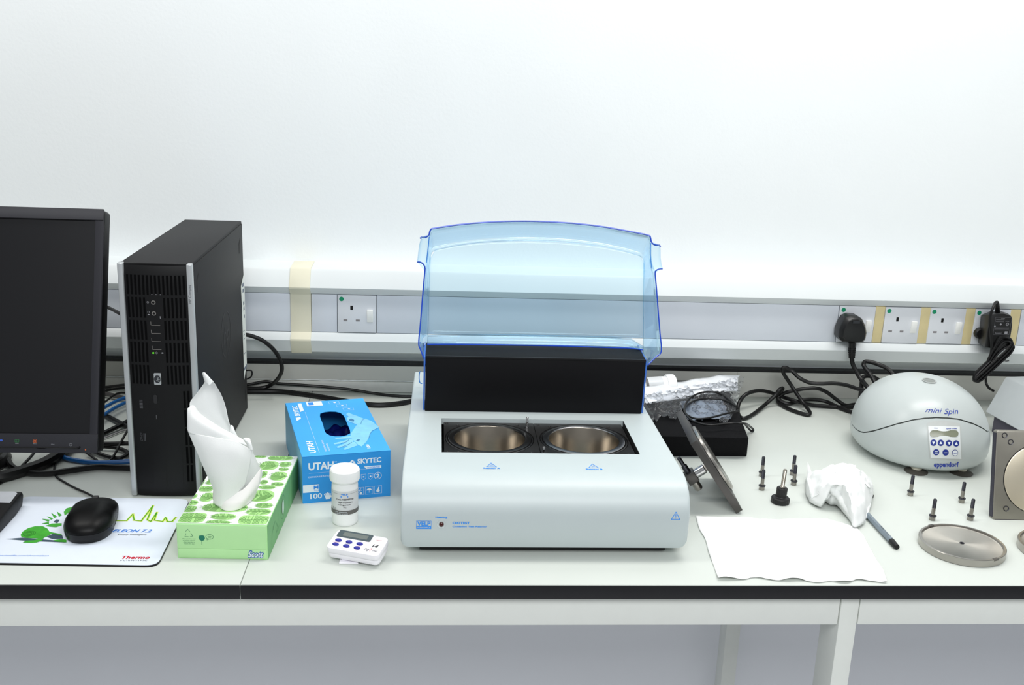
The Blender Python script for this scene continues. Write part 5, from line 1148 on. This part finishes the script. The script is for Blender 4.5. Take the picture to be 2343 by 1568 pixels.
# ================================================================ steel discs
m_brush = mat('turned_steel', (204, 199, 190), .30, 1., var=.02, aniso=.85)
b_ = m_brush.node_tree.nodes['Principled BSDF']; tg = m_brush.node_tree.nodes.new('ShaderNodeTangent'); tg.direction_type = 'RADIAL'; tg.axis = 'Z'; m_brush.node_tree.links.new(tg.outputs[0], b_.inputs['Tangent'])
dc = onZ(2201, 1243, .008); DR = .0558
def disc(label, x, y, group='steel discs on the bench'):
    t = thing('steel_disc', label, 'steel disc', (x, y, 0), 0, group)
    obj('rim', G().lathe([(DR-.0012, 0), (DR, .0008), (DR, .0100), (DR-.0006, .0106), (DR-.0030, .0106), (DR-.0032, .0084), (DR-.0048, .0084)], 96, XY, True, False), m_steel, t, True)
    obj('turned_face', G().lathe([(DR-.0048, .0084), (DR-.0060, .0080), (.0030, .0080)], 96, XY, False, False), m_brush, t, True)
    obj('centre_hole', G().lathe([(.0032, .0080), (.0030, .0086), (.0018, .0083), (.0017, .0040), (.0001, .0040)], 24, XY, False, False), m_boltdark, t, True)
    return t
t = disc('round shallow steel disc with turned face at the right front of the bench', dc.x, dc.y)
for a_ in (radians(112), radians(-68)):
    obj('rim_notch', G().box((DR-.0036, -.004, .0082), (DR+.0001, .004, .0108), Matrix.Rotation(a_, 4, 'Z')), mat('notch_dark', (112, 108, 104), .4, .8), t, True)
ec = onZ(2338, 1245, .008); dup(t, (ec.x+DR*.93, ec.y-.01, 0), label='second steel disc, only its rim showing at the right edge')
# ================================================================ bolts
def bolt(loc, label, lean=0, group='small socket-head bolts standing on their heads'):
    t = thing('bolt', label, 'bolt', loc, 0, group)
    R = Matrix.Rotation(lean, 4, 'Y')
    obj('head', G().lathe([(.0040, 0), (.0043, .0004), (.0043, .0056), (.0040, .0060)], 20, R), m_bolt, t, True)
    obj('washer', G().lathe([(.0050, 0), (.0053, .0003), (.0053, .0014), (.0050, .0017)], 20, R @ Matrix.Translation((0, 0, .0060))), m_boltdark, t, True)
    obj('shank', G().lathe([(.0028, 0), (.0028, .0115)], 16, R @ Matrix.Translation((0, 0, .0077))), m_bolt, t, True)
    pr = []; 
    for k in range(13): z = .0115+k*.0010; pr += [(.0028, z), (.0024, z+.0005)]
    pr += [(.0021, .0250)]
    obj('thread', G().lathe(pr, 14, R @ Matrix.Translation((0, 0, .0077))), m_boltdark, t, True, smooth=20)
    return t
BL = [((1743, 1087), 'rear left bolt of the four by the leaning plate, standing on its head'), ((1814, 1084), 'rear right bolt of the four by the black thumb screw'), ((1743, 1118), 'front left bolt of the four, nearest the leaning plate'), ((1816, 1107), 'front right bolt of the four, between thumb screw and crumpled tissue'),
      ((2083, 1131), 'bolt standing just in front of the centrifuge foot'), ((2200, 1147), 'bolt between the centrifuge and the steel disc, second from the steel plate'), ((2133, 1187), 'bolt standing just behind the left part of the steel disc'), ((2220, 1187), 'bolt standing behind the steel disc, nearest the steel plate')]
b0 = None; ln_b = [.03, .03, -.02, .03, .10, .14, .05, .10]
for i, (p, lb) in enumerate(BL):
    q = onZ(p[0], p[1], .002); q = Vector((q.x, q.y, 0))
    if b0 is None: b0 = bolt(q, lb)
    else: bb = dup(b0, q, rz=i*.7, label=lb)
# thumb screw
q = onZ(1785, 1146, .003)
th = thing('thumb_screw', 'black-headed thumb screw with a bare steel shaft standing upright', 'screw', (q.x, q.y, 0)); R = Matrix.Rotation(.045, 4, 'Y')
pr = []
n = 40; g = G(); lv = [(.0125, 0), (.0137, .001), (.0137, .0075), (.0125, .0088), (.0085, .0095), (.0080, .0105), (.0080, .0230), (.0074, .0240), (.0001, .0240)]
vs = []; 
for r_, z in lv:
    for i in range(n): k = 1-.03*(i % 2)*(1 if r_ > .012 or r_ < .0081 else 0); vs.append((r_*k*cos(2*pi*i/n), r_*k*sin(2*pi*i/n), z))
fs = [(k*n+i, k*n+(i+1) % n, (k+1)*n+(i+1) % n, (k+1)*n+i) for k in range(len(lv)-1) for i in range(n)]+[tuple(range(n))[::-1]]
obj('knob', G().add(vs, fs, R), mat('knob_black', (14, 14, 15), .5), th, True, smooth=25)
obj('collar', G().lathe([(.0044, .0240), (.0044, .0255), (.0040, .0260)], 20, R), m_bolt, th, True)
pr = []
for k in range(26): z = .026+k*.0010; pr += [(.0031, z), (.0028, z+.0005)]
pr += [(.0024, .0530)]
obj('shaft', G().lathe(pr, 16, R), mat('shaft_steel', (178, 172, 160), .25, 1.), th, True, smooth=20)
# ================================================================ flat paper towel
nap = [(1592, 1181), (1700, 1184), (1760, 1189), (1880, 1187), (1915, 1194), (1958, 1206), (1975, 1225), (1990, 1255), (2008, 1285), (2023, 1310), (2029, 1334), (1990, 1330), (1960, 1327), (1935, 1334), (1900, 1330), (1870, 1333), (1830, 1328), (1780, 1329), (1728, 1321), (1700, 1326), (1643, 1327), (1635, 1300), (1622, 1265), (1614, 1235), (1600, 1210)]
Pn = [onZ(*p, .0015) for p in nap]; cn = sum(Pn, Vector())/len(Pn)
# four-sided mapping: top edge, right, bottom, left
topE = spline(Pn[0:6], 6); rightE = spline(Pn[5:11], 6); botE = spline(Pn[10:21], 6)[::-1]; leftE = spline(Pn[20:]+[Pn[0]], 6)[::-1]
def at(L, u): f = u*(len(L)-1); i = min(int(f), len(L)-2); return L[i].lerp(L[i+1], f-i)
def napf(u, v):
    p = at(topE, u)*(1-v)+at(botE, u)*v+at(leftE, v)*(1-u)+at(rightE, v)*u-(topE[0]*(1-u)*(1-v)+topE[-1]*u*(1-v)+botE[0]*(1-u)*v+botE[-1]*u*v)
    e_ = min(u, 1-u, v, 1-v); z = .0012+.0022*abs(noise.noise(Vector((p.x*28, p.y*28, 3))))+.0010*abs(noise.noise(Vector((p.x*90, p.y*90, 8))))
    z += .0035*max(0, (v-.9)/.1)*(max(0, sin(u*19+1))**2)
    return Vector((p.x, p.y, z))
o = obj('paper_towel', G().grid(napf, 80, 60), m_paper, solid=.0005, smooth=60); tag(o, 'flat white paper towel with rough edges at the front of the bench', 'paper towel')
# ================================================================ crumpled tissue
cen_ = Vector((.623, 1.385, 0))
outl = [(1850, 1058), (1853, 1085), (1862, 1088), (1885, 1073), (1925, 1068), (1942, 1070), (1965, 1085), (1994, 1112), (1996, 1135), (1993, 1155), (1983, 1175), (1978, 1193), (1956, 1204), (1945, 1188), (1930, 1170), (1915, 1154), (1900, 1152), (1890, 1146), (1885, 1151), (1877, 1157), (1855, 1147), (1850, 1138), (1844, 1125), (1844, 1095)]
cr_ = thing('tissue', 'crumpled white tissue resting over the grey pen', 'tissue', (cen_.x, cen_.y, 0))
Ob = [onZ(*p, .006) for p in outl[1:]]; Ob = spline(Ob, 5, True); nO = len(Ob); cO = onZ(1925, 1122, .03)
vs = []; NR = 26
for j in range(NR+1):
    t = j/NR
    for i in range(nO):
        o_ = Ob[i]; p = o_.lerp(cO, t); px_ = p.x; py_ = p.y
        # stay inside the outline as height rises: shift towards the viewer
        ridge = 1-abs(noise.noise(Vector((px_*42, py_*30, 4))))*2.2; rid2 = 1-abs(noise.noise(Vector((px_*95+3, py_*70, 1))))*2
        h = (sin(min(1, t*1.6)*pi/2))**.7*(.030+.009*ridge+.004*rid2)
        ramp = 1 if j else 0
        z = .004+h*ramp*(1-.35*max(0, -(py_-1.37)/.06)) 
        q = Vector((px_, py_-.9*max(0, h)*.55*(1 if py_ > 1.38 else .4), max(.0035, z)))
        q += Vector((.0022*noise.noise(q*70), .0022*noise.noise(q*70+Vector((9, 0, 0))), .0035*noise.noise(q*75+Vector((0, 5, 0)))+.0018*noise.noise(q*170)))*min(1, j/2); q.z = max(q.z, .0030)
        vs.append(q)
fs = [(j*nO+i, j*nO+(i+1) % nO, (j+1)*nO+(i+1) % nO, (j+1)*nO+i) for j in range(NR) for i in range(nO)]
obj('crumpled_sheet', G().add(vs, fs), m_tis, cr_, solid=.0004, smooth=50)
tipb = onZ(1853, 1088, .012); 
g = G().add([onY(1844, 1100, tipb.y-.01), onY(1868, 1095, tipb.y-.01), onY(1858, 1083, tipb.y), onY(1847, 1083, tipb.y), onY(1853, 1082, tipb.y), onY(1848, 1057, tipb.y)], [(0, 1, 2, 3), (3, 2, 4), (3, 4, 5), (4, 2, 5)]); obj('pointed_corner', g, m_tis, cr_, solid=.0004)
def rollf(pts, r0): return G().tube(spline(pts, 6), lambda u: r0*(.75+.5*abs(noise.noise(Vector((u*9, r0*900, 2))))), 9)
for k, (L, r_) in enumerate((([(1850, 1098, .022), (1856, 1118, .020), (1860, 1138, .010), (1868, 1150, .004)], .0045), ([(1870, 1120, .020), (1878, 1135, .014), (1882, 1150, .006)], .0040), ([(1885, 1105, .032), (1910, 1125, .026), (1930, 1150, .016), (1950, 1180, .008), (1957, 1198, .003)], .0065), ([(1975, 1110, .022), (1985, 1140, .012), (1982, 1170, .006), (1970, 1195, .003)], .0055))):
    obj('twisted_fold', rollf([onZ(*p) for p in L], r_), m_tis, cr_, smooth=60)
# ================================================================ pen
e1 = onZ(2053, 1253, .0042); e0 = onZ(1936, 1126, .0044); ed = (e0-e1); 
pn = thing('pen', 'slim grey fineliner pen with black ends lying under the crumpled tissue', 'pen', (e1.x, e1.y, 0)); 
u_ = ed.normalized(); Lp_ = ed.length
pb_ = obj('barrel', G().cyl(e1+u_*.018, e0-u_*.006, .0043, .0043, 6), mat('pen_grey', (128, 140, 150), .35, .3), pn, smooth=20)
obj('end_plug', G().cyl(e1, e1+u_*.019, .0036, .0045, 12), m_blackpl, pn, bevel=.0006)
obj('end_plug', G().cyl(e0-u_*.007, e0, .0038, .0030, 12), m_blackpl, pn, bevel=.0006)
PMx = frame(e1+u_*.046+Vector((0, 0, .0041)), -u_, Vector((0, 0, 1)).cross(-u_)); d = D(PMx, .0004); d.text('STABILO', -.012, -.001, .014, .0026, shear=.2); d.text('point 88', .006, -.001, .012, .0016); d.out('pen_lettering', m_black_print, pb_)
tA, tB = onZ(1999, 1136, .003), onZ(1972, 1131, .003)
o = obj('rubber_stopper', G().cyl(tB, tA, .0026, .0024, 14), m_blackpl, bevel=.0008); tag(o, 'tiny black rounded tip sticking out from behind the crumpled tissue', 'stopper')
# ================================================================ centrifuge
CX_, CY_ = .822, 1.601
cf = thing('centrifuge', 'rounded pale grey mini centrifuge with a blue-button control panel', 'centrifuge', (CX_, CY_, 0))
m_cf = mat('centrifuge_plastic', (187, 194, 193), .3, var=.006)
RXc, RYc = .1071, .1206
HC, ZM = .1331, .0374
def _pr(z):
    if z < ZM: return 1-(1-.91)*((ZM-z)/(ZM-.010))**3.2
    return max(0, 1-((z-ZM)/(HC-ZM))**1.92)**(1/2.297)
def prz(z): return _pr(min(HC, max(.010, z)))
def csurf(th, z, e=0):
    # th measured from -y (front) counter-clockwise
    r_ = prz(z); c_, s_ = sin(th), -cos(th); q = 1/((abs(c_)**2.09+abs(s_)**2.09)**(1/2.09))
    shx = 0
    return Vector((CX_+shx+(RXc*r_+e)*q*c_, CY_+(RYc*r_+e)*q*s_, z+(e*.6 if r_ < .8 and z > .08 else 0)))
def hit0(px_, py_):
    d_ = ray(px_, py_)
    for i in range(900):
        p = CAM+d_*(1.2+.8*i/900)
        if not .010 <= p.z <= HC: continue
        if (abs((p.x-CX_)/RXc)**2.09+abs((p.y-CY_)/RYc)**2.09)**(1/2.09) <= prz(p.z): return p
    return None
SEAM = []
for q in ((1948, 968), (1955, 979), (1967, 988), (1978, 990), (1997, 987), (2024, 979), (2051.6, 970.5), (2089, 961), (2115, 957.5), (2142, 956), (2170, 957), (2195, 960), (2226, 969.5), (2246, 979), (2260, 989)):
    p = hit0(*q)
    if p: SEAM.append((math.degrees(atan2((p.x-CX_)/RXc, -(p.y-CY_)/RYc)), p.z))
SEAM.sort(); SEAM = [x for i, x in enumerate(SEAM) if i == 0 or x[0] > SEAM[i-1][0]+.5]
SEAM = [(-180, .062), (SEAM[0][0]-35, .060)]+SEAM+[(SEAM[-1][0]+35, .060), (180, .062)]
def seam(th):
    # th in degrees from front
    T_ = SEAM
    a = math.degrees(th); a = (a+180) % 360-180
    for i in range(len(T_)-1):
        if T_[i][0] <= a <= T_[i+1][0]:
            t = (a-T_[i][0])/(T_[i+1][0]-T_[i][0]); return T_[i][1]+(T_[i+1][1]-T_[i][1])*t
    return .06
SG = .0011
NT = 96
def lowf(u, v):
    th = u*2*pi; s = seam(th)-SG; w_ = 1-(1-v)**1.3; z = .0110+(s-.0110)*w_; return csurf(th, z)
g = G().grid(lowf, NT, 30, True); b0_ = len(g.v)
inner = [csurf(i/NT*2*pi, seam(i/NT*2*pi)-SG, -.004) for i in range(NT)]; g.v += inner
g.f += [(29*NT+i, 29*NT+(i+1) % NT, b0_+(i+1) % NT, b0_+i) for i in range(NT)]; g.f.append(tuple(range(NT))[::-1])
cb_ = obj('body', g, m_cf, cf, smooth=50)
def upf(u, v):
    th = u*2*pi; s = seam(th)+SG; z = s+(HC-s)*sin(v*pi/2); return csurf(th, z)
g = G().grid(upf, NT, 44, True); b0_ = len(g.v)
g.v += [csurf(i/NT*2*pi, seam(i/NT*2*pi)+SG, -.004) for i in range(NT)]; g.f += [(i, (i+1) % NT, b0_+(i+1) % NT, b0_+i) for i in range(NT)]
cl_ = obj('lid', g, m_cf, cf, smooth=50)
g = G().grid(lambda u, v: csurf(u*2*pi, seam(u*2*pi)-.002+.004*v, -.0028), NT, 3, True); obj('seam_gasket', g, mat('gasket_grey', (88, 92, 90), .6), cf)
for fx, fy in ((.783, 1.512), (.857, 1.509), (.790, 1.67), (.865, 1.67)):
    q = Vector((fx, fy, 0)); f_o = obj('foot', G().lathe([(.018, 0), (.0185, .0012), (.014, .0035), (.008, .0055)], 28, Matrix.Translation(q)), mat('suction_foot', (74, 70, 64), .45), cf)
    st = obj('foot_post', G().cyl(q+Vector((0, 0, .0056)), q+Vector((0, 0, .022)), .0085), mat('foot_post_cream', (200, 196, 180), .5), cf)
    if False: st.parent = f_o
# cast window on the dome
def hitc(px_, py_, zmax=.16):
    d_ = ray(px_, py_); t0, t1 = 1.2, 2.0; best = None
    N_ = 600
    for i in range(N_):
        p = CAM+d_*(t0+(t1-t0)*i/N_)
        if p.z > HC or p.z < .010: continue
        r_ = prz(p.z); dx = (p.x-CX_)/RXc; dy = (p.y-CY_)/RYc
        if (abs(dx)**2.09+abs(dy)**2.09)**(1/2.09) <= r_:
            a, b = t0+(t1-t0)*(i-1)/N_, t0+(t1-t0)*i/N_
            for _ in range(14):
                m_ = (a+b)/2; p = CAM+d_*m_
                if .0098 <= p.z <= HC and (abs((p.x-CX_)/RXc)**2.09+abs((p.y-CY_)/RYc)**2.09)**(1/2.09) <= prz(p.z): b = m_
                else: a = m_
            return CAM+d_*b
    return CAM+d_*((CY_-.1)/d_.y)
def wnd(c_px, c_py):
    p = hitc(c_px, c_py)
    ea = (hitc(c_px+3, c_py)-hitc(c_px-3, c_py)).normalized(); eb_ = (hitc(c_px, c_py-3)-hitc(c_px, c_py+3)).normalized()
    return frame(p, ea, eb_)
Wn = wnd(2126, 872); obj('window_ring', G().lathe([(.0112, -.0006), (.0112, .0008), (.0100, .0010), (.0092, .0004)], 36, Wn @ Matrix.Translation((0, 0, .0005)), False, False), mat('window_ring_grey', (170, 174, 172), .3), cf)
obj('window_pane', G().lathe([(.0095, 0), (.006, .0006), (.0001, .0009)], 36, Wn @ Matrix.Translation((0, 0, .0006)), False, False), mat('window_pane_grey', (128, 132, 128), .12), cf)
# prints mapped to the surface: local x along theta, y along height
def cwarp(th0, z0, ydrop=0):
    def f(x, y, e): th = th0+x/RXc/max(.2, prz(z0)); return csurf(th, z0+y, e)
    return f
def locate(px_, py_):
    p = hitc(px_, py_); c_ = (p.x-CX_)/RXc; s_ = (p.y-CY_)/RYc; return atan2(c_, -s_), p.z
thM, zM = locate(2117, 941); thN, zN = locate(2192, 943); wM = (thN-thM)*RXc*prz(zM)
d = D(None, .0005, cwarp(thM, zM-.001)); sl_ = (zN-zM)/wM
vs, fs_ = textfit('mini', wM*.50, .0062, shear=.45); d._p([(p[0], p[1]+p[0]*sl_) for p in vs], fs_)
vs, fs_ = textfit('Spin', wM*.48, .0066, shear=.45); d._p([(p[0]+wM*.54, p[1]*1.0-.001+(p[0]+wM*.54)*sl_) for p in vs], fs_)
d.out('script_lettering', mat('centrifuge_ink', (36, 60, 160), .4), cl_)
# control panel as a shaped label following the body
def crop9(x, y): return (1900+x/4.752, 820+y/4.752)
def crv(pts, lift, n_=6):
    out = []
    for i in range(len(pts)):
        a, b = pts[i], pts[(i+1) % len(pts)]
        for k in range(n_): out.append((a[0]+(b[0]-a[0])*k/n_, a[1]+(b[1]-a[1])*k/n_))
    return out
def pnt(px_, py_, lift):
    p = hitc(px_, py_); 
    nrm = Vector(((p.x-CX_)/RXc**2, (p.y-CY_)/RYc**2, (p.z-.055)/.08**2)).normalized(); return p+nrm*lift
def patch(x0y0, x1y1, nx, ny, lift, top=None, bulge=None):
    """patch over crop rectangle given by 4 corners, following the body"""
    (tl_, tr2, br, bl_) = x0y0
    def f(u, v):
        x = (tl_[0]*(1-u)+tr2[0]*u)*(1-v)+(bl_[0]*(1-u)+br[0]*u)*v; y = (tl_[1]*(1-u)+tr2[1]*u)*(1-v)+(bl_[1]*(1-u)+br[1]*u)*v
        if bulge: y -= bulge*(1-(2*u-1)**2)*(1-v)
        return pnt(*crop9(x, y), lift)
    return G().grid(f, nx, ny)
obj('panel_recess', patch(((1050, 705), (1412, 715), (1432, 1105), (1080, 1092)), None, 16, 16, .0006, bulge=28), mat('panel_grey', (186, 190, 188), .35), cf, fix=False)
cp_ = obj('control_panel', patch(((1062, 738), (1402, 745), (1420, 1092), (1092, 1080)), None, 16, 16, .0010), mat('panel_white', (222, 226, 226), .3), cf, fix=False)
def cshape(pts, lift): 
    P_ = [pnt(*crop9(*p), lift) for p in pts]; c_ = pnt(*crop9(sum(p[0] for p in pts)/len(pts), sum(p[1] for p in pts)/len(pts)), lift); n_ = len(P_); return P_+[c_], [(i, (i+1) % n_, n_) for i in range(n_)]
def cellipse(cx_, cy_, rx_, ry_, lift, n_=24, ex=1.): return cshape([(cx_+rx_*math.copysign(abs(cos(2*pi*i/n_))**ex, cos(2*pi*i/n_)), cy_+ry_*sin(2*pi*i/n_)) for i in range(n_)], lift)
g = G(); g.add(*cshape([(1080+35+35*cos(a), 820+35*sin(a)) for a in [radians(q) for q in range(90, 271, 20)]]+[(1350+36*cos(a), 820+35*sin(a)) for a in [radians(q) for q in range(-90, 91, 20)]], .0019)); obj('display', g, mat('display_olive', (128, 132, 112), .2), cp_, fix=False)
for i, (x_, y_) in enumerate(((1120, 916), (1198, 918), (1285, 922), (1363, 925), (1149, 1018), (1250, 1021), (1351, 1024))):
    g = G(); g.add(*cellipse(x_, y_, 33, 34, .0014)); o = obj('button', g, mat('centrifuge_button', (38, 54, 138), .35), cp_, fix=False)
g = G(); g.add(*cellipse(1351, 1024, 28, 29, .0018)); obj('open_button_face', g, mat('button_face_white', (232, 236, 240), .3), cp_, fix=False)
g = G()
for i, (x_, y_) in enumerate(((1120, 916), (1198, 918), (1285, 922), (1363, 925))):
    s_ = 1 if i % 2 == 0 else -1; g.add([pnt(*crop9(*p), .0019) for p in ((x_-16, y_-12*s_), (x_+16, y_-12*s_), (x_, y_+18*s_))], [(0, 1, 2)])
for (x_, y_) in ((1149, 1010), (1149, 1026), (1250, 1021)): g.add([pnt(*crop9(*p), .0019) for p in ((x_-16, y_-3), (x_+16, y_-3), (x_+16, y_+3), (x_-16, y_+3))], [(0, 1, 2, 3)])
obj('button_symbols', g, m_white_print, cp_, fix=False, kind='stuff')
def ctext(s, cx_, cy_, w_, h_, name, m, **k):
    vs, fs2 = textfit(s, w_, h_, align='CENTER', **k); g = G(); g.add([pnt(*crop9(cx_+p[0], cy_-p[1]+p[0]*.012), .0016 if k.get('hi') is None else .002) for p in vs], fs2); return obj(name, g, m, cf, fix=False, smooth=0)
mi = MATS['centrifuge_ink']
vs, fs2 = textfit('eppendorf', 270, 50, bold=.035, align='CENTER'); g = G(); g.add([pnt(*crop9(1260+p[0], 1178-p[1]-p[0]*.01), .0005) for p in vs], fs2); 
for s, cx_, cy_, w_, h_ in (('time', 1145, 765, 40, 11), ('speed x1000', 1312, 772, 112, 13)):
    vs, fs2 = textfit(s, w_, h_, bold=.02, align='CENTER'); g.add([pnt(*crop9(cx_+p[0], cy_-p[1]), .0015) for p in vs], fs2)
vs, fs2 = textfit('open', 36, 12, bold=.01, align='CENTER'); g.add([pnt(*crop9(1351+p[0], 1030-p[1]), .0022) for p in vs], fs2)
obj('blue_lettering', g, mi, cb_, fix=False, smooth=0)
